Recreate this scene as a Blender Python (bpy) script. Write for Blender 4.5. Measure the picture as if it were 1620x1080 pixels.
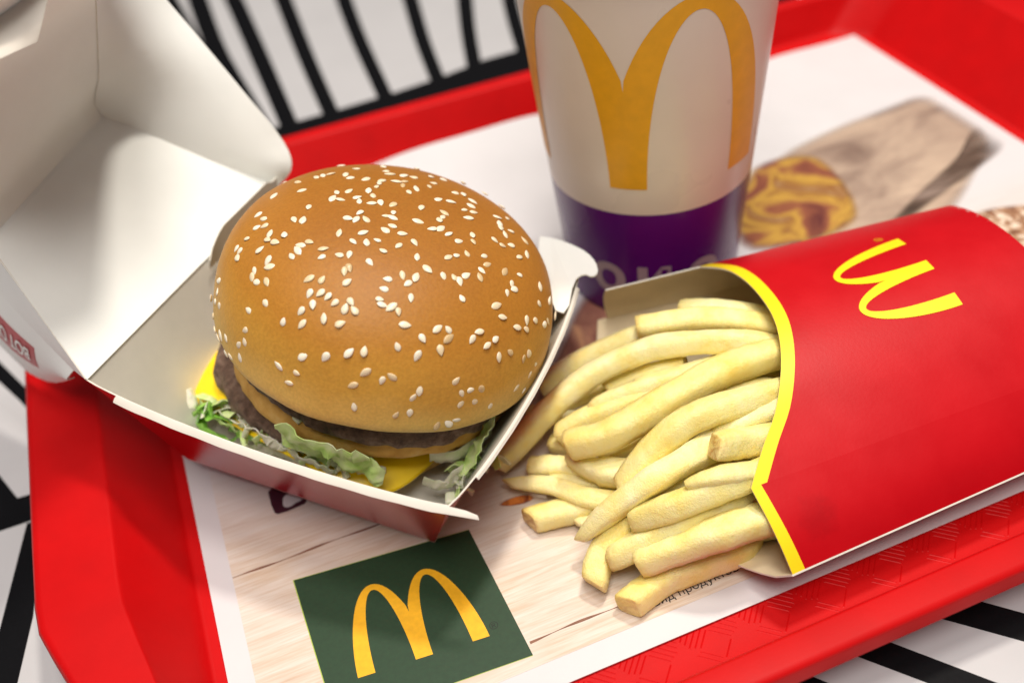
import bpy, bmesh, math, random
import numpy as np
from mathutils import Matrix, Vector, noise

for o in list(bpy.data.objects):
    bpy.data.objects.remove(o)
scene = bpy.context.scene
col = scene.collection
S = 0.01                       # all coordinates below are centimetres
rnd = random.Random(7)

# ------------------------------------------------------------------ camera
cam_data = bpy.data.cameras.new("camera")
cam = bpy.data.objects.new("camera", cam_data)
col.objects.link(cam)
R3 = ((0.92550001, 0.31826804, -0.20531726),
      (-0.36390915, 0.59699474, -0.71495973),
      (-0.10497551, 0.73641207, 0.66833929))
mw = Matrix(R3).to_4x4()
# columns of the matrix are the camera's right, up and back axes in the world
rot = Matrix(R3)
cam.matrix_world = Matrix.Translation((0, 0, 26.2 * S)) @ rot.to_4x4()
cam_data.sensor_width = 36.0
cam_data.lens = 36.0 * 1629.66 / 1620.0
cam_data.clip_start = 0.005
cam_data.clip_end = 50.0
cam_data.dof.use_dof = True
cam_data.dof.focus_distance = 0.298
cam_data.dof.aperture_fstop = 6.3
scene.camera = cam

# ------------------------------------------------------------------ light
world = bpy.data.worlds.new("World")
scene.world = world
world.use_nodes = True
wt = world.node_tree
bg = wt.nodes["Background"]
# a dim room under a pale ceiling
tc = wt.nodes.new('ShaderNodeTexCoord')
sx = wt.nodes.new('ShaderNodeSeparateXYZ')
rp = wt.nodes.new('ShaderNodeValToRGB')
wt.links.new(tc.outputs['Generated'], sx.inputs[0])
wt.links.new(sx.outputs['Z'], rp.inputs[0])
wt.links.new(rp.outputs[0], bg.inputs[0])
rp.color_ramp.elements[0].position = 0.0
rp.color_ramp.elements[0].color = (.10, .08, .10, 1)
rp.color_ramp.elements[1].position = 0.75
rp.color_ramp.elements[1].color = (.86, .82, .88, 1)
bg.inputs[1].default_value = 0.19


def area(name, loc, target, size, power, color, shape='DISK', size_y=None):
    d = bpy.data.lights.new(name, 'AREA')
    d.shape = shape
    d.size = size
    if size_y:
        d.size_y = size_y
    d.energy = power
    d.color = color
    o = bpy.data.objects.new(name, d)
    col.objects.link(o)
    o.location = loc
    o.rotation_euler = (Vector(target) - Vector(loc)).to_track_quat('-Z', 'Y').to_euler()
    return o


# ceiling downlights of the restaurant, and an added front fill
area("ceiling_spot", (0.52, 0.50, 1.75), (0.08, 0.24, 0), 0.18, 20, (1.0, 0.93, 0.82))
area("ceiling_lamp", (0.10, 0.18, 1.85), (0.05, 0.25, 0), 0.40, 14, (1.0, 0.94, 0.86))
area("front_fill", (-0.15, -0.45, 1.70), (0.08, 0.22, 0), 0.8, 24, (1.0, 0.95, 0.89), 'RECTANGLE', 0.6)  # soft fill added high in front to brighten the near side

vs = scene.view_settings
vs.view_transform = 'Standard'
vs.look = 'None'
vs.exposure = -0.17
vs.gamma = 1.0
vs.use_curve_mapping = False
try:
    scene.cycles.use_denoising = True
    scene.cycles.max_bounces = 8
except Exception:
    pass

# ------------------------------------------------------------------ materials
def srgb(r, g, b):
    def f(c):
        c /= 255.0
        return c / 12.92 if c <= 0.04045 else ((c + 0.055) / 1.055) ** 2.4
    return (f(r), f(g), f(b), 1.0)


class NT:
    def __init__(s, name):
        s.m = bpy.data.materials.new(name)
        s.m.use_nodes = True
        s.t = s.m.node_tree
        s.b = s.t.nodes["Principled BSDF"]
        s._co = None

    def n(s, typ, **kw):
        nd = s.t.nodes.new(typ)
        for k, v in kw.items():
            setattr(nd, k, v)
        return nd

    def l(s, a, b):
        s.t.links.new(a, b)

    def co(s, scale=(1, 1, 1), kind='Object', rot=(0, 0, 0)):
        t = s.n('ShaderNodeTexCoord')
        mp = s.n('ShaderNodeMapping')
        mp.inputs['Scale'].default_value = scale
        mp.inputs['Rotation'].default_value = rot
        s.l(t.outputs[kind], mp.inputs[0])
        return mp.outputs[0]

    def noise(s, vec, scale, detail=4, rough=.55, dist=0):
        nd = s.n('ShaderNodeTexNoise')
        nd.inputs['Scale'].default_value = scale
        nd.inputs['Detail'].default_value = detail
        nd.inputs['Roughness'].default_value = rough
        nd.inputs['Distortion'].default_value = dist
        s.l(vec, nd.inputs['Vector'])
        return nd.outputs['Fac']

    def ramp(s, fac, stops, interp='LINEAR'):
        r = s.n('ShaderNodeValToRGB')
        r.color_ramp.interpolation = interp
        el = r.color_ramp.elements
        while len(el) < len(stops):
            el.new(0.5)
        for e, (p, c) in zip(el, stops):
            e.position = p
            e.color = c
        s.l(fac, r.inputs[0])
        return r.outputs[0]

    def mix(s, fac, a, b, blend='MIX'):
        m = s.n('ShaderNodeMix', data_type='RGBA', blend_type=blend)
        for sock, v in ((m.inputs[0], fac), (m.inputs[6], a), (m.inputs[7], b)):
            if isinstance(v, (int, float)):
                sock.default_value = v
            elif isinstance(v, tuple):
                sock.default_value = v
            else:
                s.l(v, sock)
        return m.outputs[2]

    def bump(s, h, strength, dist):
        b = s.n('ShaderNodeBump')
        b.inputs['Strength'].default_value = strength
        b.inputs['Distance'].default_value = dist
        s.l(h, b.inputs['Height'])
        s.l(b.outputs[0], s.b.inputs['Normal'])
        return b

    def set(s, **kw):
        for k, v in kw.items():
            k = {'color': 'Base Color', 'rough': 'Roughness', 'spec': 'Specular IOR Level',
                 'sss': 'Subsurface Weight', 'sssr': 'Subsurface Radius', 'ssss': 'Subsurface Scale',
                 'coat': 'Coat Weight', 'coatr': 'Coat Roughness', 'trans': 'Transmission Weight'}[k]
            if hasattr(v, 'links') or isinstance(v, bpy.types.NodeSocket):
                s.l(v, s.b.inputs[k])
            else:
                s.b.inputs[k].default_value = v
        return s


def plain(name, c, rough=.5, var=.04, scale=90, bump=.0, spec=.5, coat=0, coatr=.2, bscale=400):
    m = NT(name)
    v = m.co()
    f = m.noise(v, scale, 4)
    d = tuple(max(0, x * (1 - var * 2)) for x in c[:3]) + (1,)
    u = tuple(min(1, x * (1 + var * 2)) for x in c[:3]) + (1,)
    m.set(color=m.ramp(f, [(.3, d), (.7, u)]), rough=rough, spec=spec, coat=coat, coatr=coatr)
    r = m.n('ShaderNodeMapRange')
    r.inputs[3].default_value = max(0, rough - .06)
    r.inputs[4].default_value = min(1, rough + .08)
    m.l(m.noise(v, scale * .7, 3), r.inputs[0])
    m.l(r.outputs[0], m.b.inputs['Roughness'])
    if bump:
        m.bump(m.noise(v, bscale, 5), bump, .0004)
    return m.m


M = {}
M['tray'] = plain('red_tray_plastic', (0.53, 0.002, 0.003, 1), .50, .03, 60, .08, .18, bscale=1600)
M['table_white'] = plain('white_laminate', (0.52, 0.51, 0.52, 1), .3, .015, 30)
M['table_black'] = plain('black_laminate', (0.003, 0.003, 0.004, 1), .55, .1, 900, .05, .12)
M['paper'] = plain('white_paper', (0.66, 0.64, 0.65, 1), .62, .012, 40, .05, .3, bscale=900)
M['card_white'] = plain('white_card', (0.85, 0.86, 0.83, 1), .55, .012, 50, .05, .35, bscale=1200)
M['card_grey'] = plain('greaseproof_card', (0.66, 0.63, 0.56, 1), .6, .025, 70, .08, .3, bscale=1200)
M['card_edge'] = plain('cut_card_edge', (0.72, 0.68, 0.60, 1), .8, .03, 300)
M['rim_card'] = plain('bare_rim_card', (0.68, 0.63, 0.56, 1), .6, .02, 80, .08, .3)
M['box_red'] = plain('burgundy_print_card', (0.42, 0.004, 0.012, 1), .24, .03, 50, .04, .8, .5, .22, bscale=900)
M['label_red'] = plain('red_label_print', (0.42, 0.02, 0.03, 1), .45, .03, 60)


def mat_carton():
    """printed card with a grease mark and slightly uneven gloss"""
    m = NT('red_carton_print')
    v = m.co()
    f = m.noise(v, 45, 4)
    c = m.ramp(f, [(.3, (.47, .0014, .0055, 1)), (.7, (.53, .0016, .0065, 1))])
    t = m.n('ShaderNodeTexCoord')
    ds = m.n('ShaderNodeVectorMath', operation='DISTANCE')
    m.l(t.outputs['Object'], ds.inputs[0])
    ds.inputs[1].default_value = (-.0478, -.0525, .023)
    ad = m.n('ShaderNodeMath', operation='MULTIPLY_ADD')
    m.l(m.noise(v, 260, 4, .6, .5), ad.inputs[0])
    ad.inputs[1].default_value = .007
    m.l(ds.outputs['Value'], ad.inputs[2])
    mask = m.ramp(ad.outputs[0], [(.0070, (1, 1, 1, 1)), (.0092, (0, 0, 0, 1))])
    c = m.mix(mask, c, (.36, .001, .0045, 1))
    r = m.n('ShaderNodeMapRange')
    r.inputs[3].default_value = .33
    r.inputs[4].default_value = .50
    m.l(m.noise(v, 90, 5, .65), r.inputs[0])
    m.set(color=c, spec=.32)
    m.l(r.outputs[0], m.b.inputs['Roughness'])
    h = m.n('ShaderNodeMath', operation='ADD')
    m.l(m.noise(v, 900, 4), h.inputs[0])
    m.l(m.noise(v, 60, 2), h.inputs[1])
    m.bump(h.outputs[0], .035, .0008)
    return m.m


M['carton_red'] = mat_carton()
M['carton_yellow'] = plain('yellow_carton_print', (0.95, 0.70, 0.01, 1), .4, .02, 45, .03)
M['carton_in'] = plain('brown_carton_inside', (0.82, 0.69, 0.46, 1), .65, .04, 60, .06, .3)
M['logo_gold'] = plain('gold_print', (0.86, 0.44, 0.008, 1), .55, .04, 500)
M['logo_gold_cup'] = plain('ochre_cup_print', (0.80, 0.40, 0.005, 1), .42, .03, 200)
M['logo_yellow'] = plain('yellow_print', (0.95, 0.72, 0.01, 1), .4, .02, 100)
M['green'] = plain('dark_green_print', (0.012, 0.044, 0.016, 1), .55, .06, 700)
M['cup'] = plain('coated_cup_paper', (0.74, 0.68, 0.59, 1), .28, .02, 30, .06, .5, bscale=500)
M['purple'] = plain('purple_cup_print', (0.10, 0.006, 0.18, 1), .25, .04, 40)
M['band_letter'] = plain('mauve_band_print', (0.42, 0.34, 0.36, 1), .35, .03, 60)
M['ink'] = plain('black_ink', (0.015, 0.010, 0.010, 1), .6, .05, 300)
M['ink_dim'] = plain('dark_green_ink', (0.006, 0.010, 0.006, 1), .6, .05, 300)
M['ink_brown'] = plain('brown_plank_line', (0.22, 0.10, 0.06, 1), .6, .10, 300)
M['maroon'] = plain('maroon_print', (0.05, 0.008, 0.02, 1), .5, .06, 300)
M['seed'] = None


def mat_bun():
    m = NT('toasted_bun_crust')
    t = m.n('ShaderNodeTexCoord')
    sep = m.n('ShaderNodeSeparateXYZ')
    m.l(t.outputs['Object'], sep.inputs[0])
    v = m.co()
    n1 = m.noise(v, 38, 5, .6)
    n2 = m.noise(v, 1100, 3)
    add = m.n('ShaderNodeMath', operation='MULTIPLY_ADD')
    m.l(n1, add.inputs[0])
    add.inputs[1].default_value = .013
    m.l(sep.outputs['Z'], add.inputs[2])
    mr = m.n('ShaderNodeMapRange')
    mr.inputs[1].default_value = -.004
    mr.inputs[2].default_value = .044
    m.l(add.outputs[0], mr.inputs[0])
    c = m.ramp(mr.outputs[0], [(.0, (.86, .66, .30, 1)), (.16, (.80, .52, .13, 1)), (.38, (.66, .35, .050, 1)),
                               (.66, (.48, .205, .025, 1)), (1.0, (.35, .132, .016, 1))])
    c2 = m.mix(.24, c, m.ramp(n2, [(.35, (.45, .40, .35, 1)), (.65, (1, 1, 1, 1))]), 'MULTIPLY')
    m.set(color=c2, rough=.52, spec=.32, sss=.12, ssss=.004, sssr=(1, .5, .2))
    m.bump(m.noise(v, 800, 5), .22, .0005)
    return m.m


M['bun'] = mat_bun()


def mat_bun_cut():
    m = NT('soft_bun_side')
    v = m.co()
    f = m.noise(v, 130, 6)
    c = m.ramp(f, [(.3, (.50, .24, .045, 1)), (.55, (.66, .38, .10, 1)), (.75, (.74, .52, .22, 1))])
    m.set(color=c, rough=.6, spec=.3, sss=.1, ssss=.004, sssr=(1, .5, .2))
    m.bump(m.noise(v, 500, 6), .4, .0008)
    return m.m


M['bun_cut'] = mat_bun_cut()


def mat_seed():
    m = NT('sesame_seed_skin')
    i = m.n('ShaderNodeObjectInfo')
    c = m.ramp(i.outputs['Random'], [(0, (.56, .38, .18, 1)), (.06, (.72, .56, .34, 1)), (.3, (.82, .70, .50, 1)), (1, (.88, .80, .64, 1))])
    m.set(color=c, rough=.32, spec=.5, sss=.15, ssss=.001, sssr=(1, .8, .5))
    return m.m


M['seed'] = mat_seed()


def mat_patty():
    m = NT('grilled_beef')
    v = m.co()
    f = m.noise(v, 260, 8, .65)
    c = m.ramp(f, [(.3, (.085, .046, .032, 1)), (.52, (.23, .135, .095, 1)), (.75, (.44, .31, .24, 1))])
    m.set(color=c, rough=.45, spec=.5)
    m.bump(m.noise(v, 300, 8, .7), 1.0, .004)
    return m.m


M['patty'] = mat_patty()
m_ = NT('processed_cheese')
f_ = m_.noise(m_.co(), 60, 3)
m_.set(color=m_.ramp(f_, [(.3, (.95, .60, .004, 1)), (.7, (.98, .68, .012, 1))]), rough=.30, spec=.5, sss=.15, ssss=.004, sssr=(1, .6, .1))
M['cheese'] = m_.m


def mat_lettuce(name, stops, t=.25):
    m = NT(name)
    v = m.co()
    f = m.noise(v, 130, 5, .6, .6)
    c = m.ramp(f, stops)
    m.set(color=c, rough=.28, spec=.6, sss=.25, ssss=.003, sssr=(.5, 1, .3))
    m.bump(m.noise(v, 300, 4), .35, .001)
    return m.m


M['lettuce'] = mat_lettuce('iceberg_leaf', [(.3, (.40, .72, .13, 1)), (.5, (.62, .86, .28, 1)), (.72, (.84, .93, .58, 1))])
M['lettuce_pale'] = mat_lettuce('iceberg_rib', [(.3, (.62, .68, .40, 1)), (.55, (.80, .80, .62, 1)), (.8, (.88, .86, .74, 1))])
M['lettuce_green'] = mat_lettuce('iceberg_outer_leaf', [(.3, (.12, .42, .03, 1)), (.55, (.28, .62, .08, 1)), (.8, (.50, .76, .22, 1))])
M['sauce'] = plain('pink_sauce', (.80, .56, .34, 1), .25, .05, 80)


def mat_fry():
    m = NT('fried_potato')
    v = m.co()
    info = m.n('ShaderNodeObjectInfo')
    at = m.n('ShaderNodeAttribute', attribute_name='tip')
    n1 = m.noise(v, 110, 4, .55)
    n2 = m.noise(v, 650, 5, .6)
    base = m.ramp(n1, [(.28, (.93, .74, .22, 1)), (.48, (.96, .85, .38, 1)), (.72, (.98, .91, .56, 1))])
    tone = m.ramp(info.outputs['Random'], [(0, (1, .94, .70, 1)), (.5, (1, .98, .88, 1)), (1, (1, 1, 1, 1))])
    c = m.mix(1.0, base, tone, 'MULTIPLY')
    mul = m.n('ShaderNodeMath', operation='MULTIPLY')
    m.l(at.outputs['Fac'], mul.inputs[0])
    m.l(m.ramp(n2, [(.35, (.2, .2, .2, 1)), (.7, (1, 1, 1, 1))]), mul.inputs[1])
    c = m.mix(mul.outputs[0], c, (.52, .24, .035, 1))
    m.set(color=c, rough=.40, spec=.45, sss=.35, ssss=.004, sssr=(1, .8, .35))
    h = m.n('ShaderNodeMath', operation='ADD')
    m.l(n2, h.inputs[0])
    m.l(m.noise(v, 2200, 3), h.inputs[1])
    m.bump(h.outputs[0], .55, .0006)
    return m.m


M['fry'] = mat_fry()


def mat_wood():
    m = NT('printed_pale_wood')
    v = m.co((1, 9, 1))
    n1 = m.noise(v, 30, 6, .6, .5)
    n2 = m.noise(m.co((1, 26, 1)), 55, 4, .6, .3)
    n3 = m.noise(m.co((1, 1.6, 1)), 14, 3)
    c = m.ramp(n1, [(.25, (.60, .40, .24, 1)), (.45, (.74, .58, .43, 1)), (.62, (.82, .72, .61, 1)), (.8, (.86, .80, .74, 1))])
    c = m.mix(.26, c, m.ramp(n2, [(.40, (.62, .44, .30, 1)), (.56, (.92, .86, .80, 1))]))
    c = m.mix(m.ramp(n3, [(.40, (0, 0, 0, 1)), (.7, (.55, .55, .55, 1))]), c, (.80, .74, .70, 1))
    # the printed picture runs out into plain white paper away from the diner
    t = m.n('ShaderNodeTexCoord')
    sep = m.n('ShaderNodeSeparateXYZ')
    m.l(t.outputs['Object'], sep.inputs[0])
    mr = m.n('ShaderNodeMapRange')
    mr.inputs[1].default_value = -.06
    mr.inputs[2].default_value = .0
    m.l(sep.outputs['Y'], mr.inputs[0])
    c = m.mix(.16, c, (.2, .16, .14, 1), 'MULTIPLY')
    c = m.mix(mr.outputs[0], c, (.66, .64, .65, 1))
    m.set(color=c, rough=.6, spec=.3)
    return m.m


M['wood'] = mat_wood()


def blotch(name, stops, scale, stretch=(1, 1, 1), rotz=0, detail=4):
    m = NT(name)
    f = m.noise(m.co(stretch, rot=(0, 0, rotz)), scale, detail, .55, .8)
    m.set(color=m.ramp(f, stops), rough=.6, spec=.3)
    at = m.n('ShaderNodeAttribute', attribute_name='ink')
    m.l(at.outputs['Fac'], m.b.inputs['Alpha'])      # printed picture thins out into the paper at its edge
    return m.m


M['print_tan'] = blotch('printed_wood_grain', [(.3, (.20, .13, .10, 1)), (.5, (.40, .29, .22, 1)), (.7, (.56, .42, .31, 1))], 40, (.5, 1.3, 1), -.35)
M['print_dark'] = blotch('printed_dark_grain', [(.3, (.03, .018, .012, 1)), (.5, (.11, .07, .05, 1)), (.72, (.40, .30, .25, 1))], 45, (.3, 2, 1), -.5)
M['print_food'] = blotch('printed_food', [(.30, (.10, .02, .02, 1)), (.42, (.26, .08, .04, 1)), (.52, (.52, .30, .05, 1)), (.60, (.27, .11, .03, 1)), (.74, (.64, .48, .24, 1))], 42, (1, 1, 1), .3)
M['print_patty'] = blotch('printed_crumb', [(.36, (.16, .06, .03, 1)), (.5, (.45, .25, .14, 1)), (.62, (.82, .70, .56, 1))], 240)
M['print_brown'] = blotch('printed_bacon', [(.32, (.22, .07, .06, 1)), (.5, (.42, .19, .13, 1)), (.66, (.78, .42, .22, 1))], 60, (1, .6, 1), .7)
M['print_orange'] = blotch('printed_orange', [(.4, (.22, .05, .02, 1)), (.6, (.70, .22, .04, 1))], 200)


# ------------------------------------------------------------------ helpers
def tag(o, label=None, cat=None, group=None, kind=None):
    if label:
        o['label'] = label
    if cat:
        o['category'] = cat
    if group:
        o['group'] = group
    if kind:
        o['kind'] = kind
    return o


def empty(name, loc=(0, 0, 0)):
    o = bpy.data.objects.new(name, None)
    o.empty_display_size = .01
    col.objects.link(o)
    o.location = Vector(loc) * S
    return o


def mesh_obj(name, verts, faces, mats, parent=None, smooth=True, fmats=None, origin=(0, 0, 0)):
    """one mesh object; verts are world centimetres, origin is where the parent stands"""
    me = bpy.data.meshes.new(name)
    ox, oy, oz = origin
    me.from_pydata([((x - ox) * S, (y - oy) * S, (z - oz) * S) for x, y, z in verts], [], faces)
    if not isinstance(mats, (list, tuple)):
        mats = [mats]
    for mm in mats:
        me.materials.append(mm)
    if fmats:
        me.polygons.foreach_set('material_index', fmats)
    if smooth:
        me.polygons.foreach_set('use_smooth', [True] * len(me.polygons))
    me.update()
    o = bpy.data.objects.new(name, me)
    col.objects.link(o)
    if parent:
        o.parent = parent
    return o


def vec(p):
    return np.array(p, float)


def grid_obj(name, P, mats, thick=.05, parent=None, smooth=True, origin=(0, 0, 0), flip=False):
    """a sheet with thickness. P[i][j] are points; mats = (top, under, edge); top faces di x dj"""
    P = np.array(P, float)
    n, m = P.shape[:2]
    du = np.gradient(P, axis=0)
    dv = np.gradient(P, axis=1)
    N = np.cross(du, dv)
    N /= (np.linalg.norm(N, axis=2, keepdims=True) + 1e-12)
    if flip:
        N = -N
    Q = P - N * thick
    verts = [tuple(x) for x in P.reshape(-1, 3)] + [tuple(x) for x in Q.reshape(-1, 3)]
    k = n * m
    faces, fm = [], []
    for i in range(n - 1):
        for j in range(m - 1):
            a, b, c, d = i * m + j, (i + 1) * m + j, (i + 1) * m + j + 1, i * m + j + 1
            f = (a, b, c, d)
            g = (k + d, k + c, k + b, k + a)
            if flip:
                f, g = f[::-1], g[::-1]
            faces += [f, g]
            fm += [0, 1]
    ring = [(i, 0) for i in range(n)] + [(n - 1, j) for j in range(1, m)] + \
           [(i, m - 1) for i in range(n - 2, -1, -1)] + [(0, j) for j in range(m - 2, 0, -1)]
    for q in range(len(ring)):
        a = ring[q][0] * m + ring[q][1]
        b = ring[(q + 1) % len(ring)][0] * m + ring[(q + 1) % len(ring)][1]
        f = (a, a + k, b + k, b)
        faces.append(f[::-1] if flip else f)
        fm.append(2)
    o = mesh_obj(name, verts, faces, list(mats), parent, smooth, fm, origin)
    if smooth:
        o.data.set_sharp_from_angle(angle=math.radians(40))
    return o


def bil(a, b, c, d, n, m, fn=None):
    """bilinear patch a(0,0) b(1,0) c(1,1) d(0,1)"""
    a, b, c, d = map(vec, (a, b, c, d))
    out = []
    for i in range(n):
        row = []
        for j in range(m):
            s, t = i / (n - 1), j / (m - 1)
            p = (a * (1 - s) + b * s) * (1 - t) + (d * (1 - s) + c * s) * t
            if fn is not None:
                p = p + fn(s, t)
            row.append(p)
        out.append(row)
    return out


def poly_prism(name, pts, z0, z1, mat, parent=None, origin=(0, 0, 0)):
    """a flat printed shape as a thin solid"""
    n = len(pts)
    v = [(x, y, z1) for x, y in pts] + [(x, y, z0) for x, y in pts]
    area2 = sum(pts[i][0] * pts[(i + 1) % n][1] - pts[(i + 1) % n][0] * pts[i][1] for i in range(n))
    idx = list(range(n)) if area2 > 0 else list(range(n - 1, -1, -1))
    f = [tuple(idx), tuple(n + i for i in idx[::-1])]
    for q in range(n):
        a, b = idx[q], idx[(q + 1) % n]
        f.append((a, n + a, n + b, b))
    return mesh_obj(name, v, f, mat, parent, False, None, origin)


def smooth_poly(pts, it=2):
    for _ in range(it):
        q = []
        for i in range(len(pts)):
            a, b = pts[i], pts[(i + 1) % len(pts)]
            q.append((a[0] * .75 + b[0] * .25, a[1] * .75 + b[1] * .25))
            q.append((a[0] * .25 + b[0] * .75, a[1] * .25 + b[1] * .75))
        pts = q
    return pts


def arches(name, mapf, mat, parent, origin=(0, 0, 0), seg=30, wide=4, n_in=.1525, n_out=.2825, top_in=.93):
    """the double arch letter: mapf(u, v) -> point, u 0..1 across, v 0..1 up"""
    verts, faces = [], []
    for side in (0, 1):
        base = len(verts)
        for k in range(seg + 1):
            a = math.pi * k / seg
            c, s = math.cos(a), math.sin(a)
            xo, yo = .2825 - n_out * c, max(0, s) ** 1.15
            xi, yi = .2825 - n_in * c, top_in * max(0, s) ** 1.05
            if xo > .5:
                xo = .5
            for w in range(wide):
                t = w / (wide - 1)
                x, y = xo + (xi - xo) * t, yo + (yi - yo) * t
                if side:
                    x = 1 - x
                verts.append(tuple(mapf(x, y)))
        for k in range(seg):
            for w in range(wide - 1):
                a = base + k * wide + w
                f = (a, a + 1, a + wide + 1, a + wide)
                faces.append(f if side else f[::-1])
    return mesh_obj(name, verts, faces, mat, parent, True, None, origin)


def text_mesh(body, size=1.0, bold=.0):
    cu = bpy.data.curves.new('lettering', 'FONT')
    cu.body = body
    cu.size = size
    cu.offset = bold
    cu.resolution_u = 6
    o = bpy.data.objects.new('lettering', cu)
    col.objects.link(o)
    dg = bpy.context.evaluated_depsgraph_get()
    me = bpy.data.meshes.new_from_object(o.evaluated_get(dg))
    bpy.data.objects.remove(o)
    bm = bmesh.new()
    bm.from_mesh(me)
    bmesh.ops.triangulate(bm, faces=bm.faces)
    bmesh.ops.subdivide_edges(bm, edges=[e for e in bm.edges if e.calc_length() > size * .2], cuts=2)
    bmesh.ops.triangulate(bm, faces=bm.faces)
    v = [tuple(x.co) for x in bm.verts]
    f = [tuple(y.index for y in x.verts) for x in bm.faces]
    bm.free()
    return v, f


def sweep(path, n):
    """smooth curve through the points"""
    P = [vec(p) for p in path]
    P = [2 * P[0] - P[1]] + P + [2 * P[-1] - P[-2]]
    out = []
    segs = len(P) - 3
    for k in range(n):
        t = k / (n - 1) * segs
        i = min(int(t), segs - 1)
        u = t - i
        a, b, c, d = P[i:i + 4]
        out.append(.5 * (2 * b + (c - a) * u + (2 * a - 5 * b + 4 * c - d) * u * u + (3 * b - a - 3 * c + d) * u ** 3))
    return out


def nz(p, s, seed=0):
    return noise.noise(Vector((p[0] * s + seed * 17.3, p[1] * s - seed * 5.1, p[2] * s + seed * 9.7)))

# ------------------------------------------------------------------ measured places (centimetres)
STRIPES = {'s1': [(1.38, 75.09), (1.31, 70.92), (1.28, 62.7), (1.76, 55.45), (2.19, 50.39), (3.2, 49.77), (2.84, 54.77), (2.46, 61.92), (2.59, 70.02), (2.72, 74.13)], 's2': [(3.5, 73.58), (3.56, 69.35), (3.54, 61.2), (3.49, 53.43), (3.45, 49.34), (4.39, 48.77), (4.48, 52.8), (4.64, 60.48), (4.75, 68.52), (4.74, 72.69)], 's3': [(6.79, 71.23), (6.57, 67.25), (6.09, 58.07), (5.81, 50.18), (6.67, 49.64), (7.04, 57.45), (7.63, 66.52), (7.89, 70.45)], 's4': [(10.63, 68.5), (10.12, 64.79), (9.49, 58.38), (8.95, 50.61), (9.77, 50.1), (10.38, 57.79), (11.08, 64.13), (11.62, 67.79)], 's5': [(14.53, 65.72), (13.88, 62.18), (12.81, 56.18), (12.02, 50.54), (12.8, 50.04), (13.64, 55.62), (14.77, 61.56), (15.46, 65.06)], 's6': [(17.9, 63.32), (16.86, 60.1), (15.49, 55.5), (14.15, 50.46), (14.9, 49.98), (16.28, 54.97), (17.7, 59.52), (18.76, 62.7)], 's7': [(20.23, 61.66), (19.25, 58.45), (18.17, 54.45), (17.1, 49.87), (17.84, 49.38), (18.95, 53.92), (20.06, 57.88), (21.07, 61.05)], 's0': [(-0.56, 76.48), (-0.45, 73.05), (0.03, 66.66), (0.65, 58.46), (1.61, 57.85), (1.09, 65.95), (0.68, 72.26), (0.61, 75.64)], 's8': [(22.62, 59.95), (21.44, 56.93), (20.08, 53.16), (19.03, 49.61), (19.79, 49.11), (20.88, 52.62), (22.27, 56.35), (23.48, 59.34)], 's9': [(25.17, 58.13), (23.85, 55.25), (22.22, 51.72), (21.33, 49.46), (22.09, 48.96), (23.0, 51.19), (24.66, 54.69), (26.01, 57.53)], 'a': [(-11.94, 39.67), (-11.17, 37.83), (-10.2, 35.66), (-9.29, 33.52), (-9.34, 32.43), (-10.46, 34.99), (-11.18, 36.47), (-11.94, 38.13)], 'b': [(-11.68, 32.01), (-11.23, 31.01), (-10.63, 29.56), (-9.69, 29.5), (-9.74, 28.25), (-10.37, 28.22), (-11.25, 28.23), (-11.89, 28.32)], 'c': [(-10.33, 28.16), (-9.74, 28.1), (-10.25, 23.98), (-10.79, 21.67), (-11.51, 18.59), (-12.37, 18.98), (-11.86, 21.6), (-11.29, 23.96)], 'd': [(14.8, 13.55), (15.8, 12.51), (17.16, 11.12), (18.36, 9.94), (17.7, 9.25), (16.54, 10.41), (14.48, 12.46), (13.55, 13.48)], 'e': [(12.21, 13.25), (12.87, 12.4), (15.06, 9.69), (16.47, 7.94), (15.96, 7.4), (13.39, 10.47), (11.78, 12.4), (11.08, 13.28)], 'f': [(9.81, 13.05), (10.39, 12.33), (10.98, 11.59), (12.2, 10.06), (11.81, 9.55), (9.54, 12.25), (8.8, 13.22)]}
DECALS = {'tan': [(22.42, 33.77), (26.53, 34.73), (29.77, 34.93), (32.11, 35.21), (32.98, 33.6), (32.86, 30.52), (30.78, 29.25), (27.48, 26.8), (25.95, 26.42), (23.62, 26.52), (20.8, 26.69), (19.97, 28.1), (22.36, 31.38)], 'dark': [(33.0, 31.91), (32.86, 30.52), (33.04, 29.55), (30.39, 28.78), (26.15, 27.47), (23.62, 26.52), (22.74, 26.54), (26.69, 28.58), (30.6, 30.24)], 'yel': [(21.27, 33.46), (22.82, 33.9), (24.11, 33.61), (24.94, 32.87), (24.7, 30.85), (24.17, 28.98), (23.23, 27.73), (19.96, 27.63), (17.79, 28.85)], 'patty': [(26.48, 26.12), (27.58, 26.34), (28.86, 26.21), (31.59, 25.03), (29.81, 21.21), (26.57, 22.14), (26.41, 24.01)], 'brown': [(11.89, 29.8), (12.74, 29.24), (12.7, 27.18), (12.19, 25.62), (10.58, 25.51), (7.83, 24.39), (7.43, 24.59), (9.27, 26.59)], 'orange': [(4.69, 20.89), (5.06, 21.0), (5.81, 20.92), (6.03, 20.63), (5.64, 20.51), (4.95, 20.7)], 'sticker': [(-2.03, 24.87), (-1.71, 25.11), (-0.56, 24.32), (-0.87, 23.75), (-2.05, 23.92)]}
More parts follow.
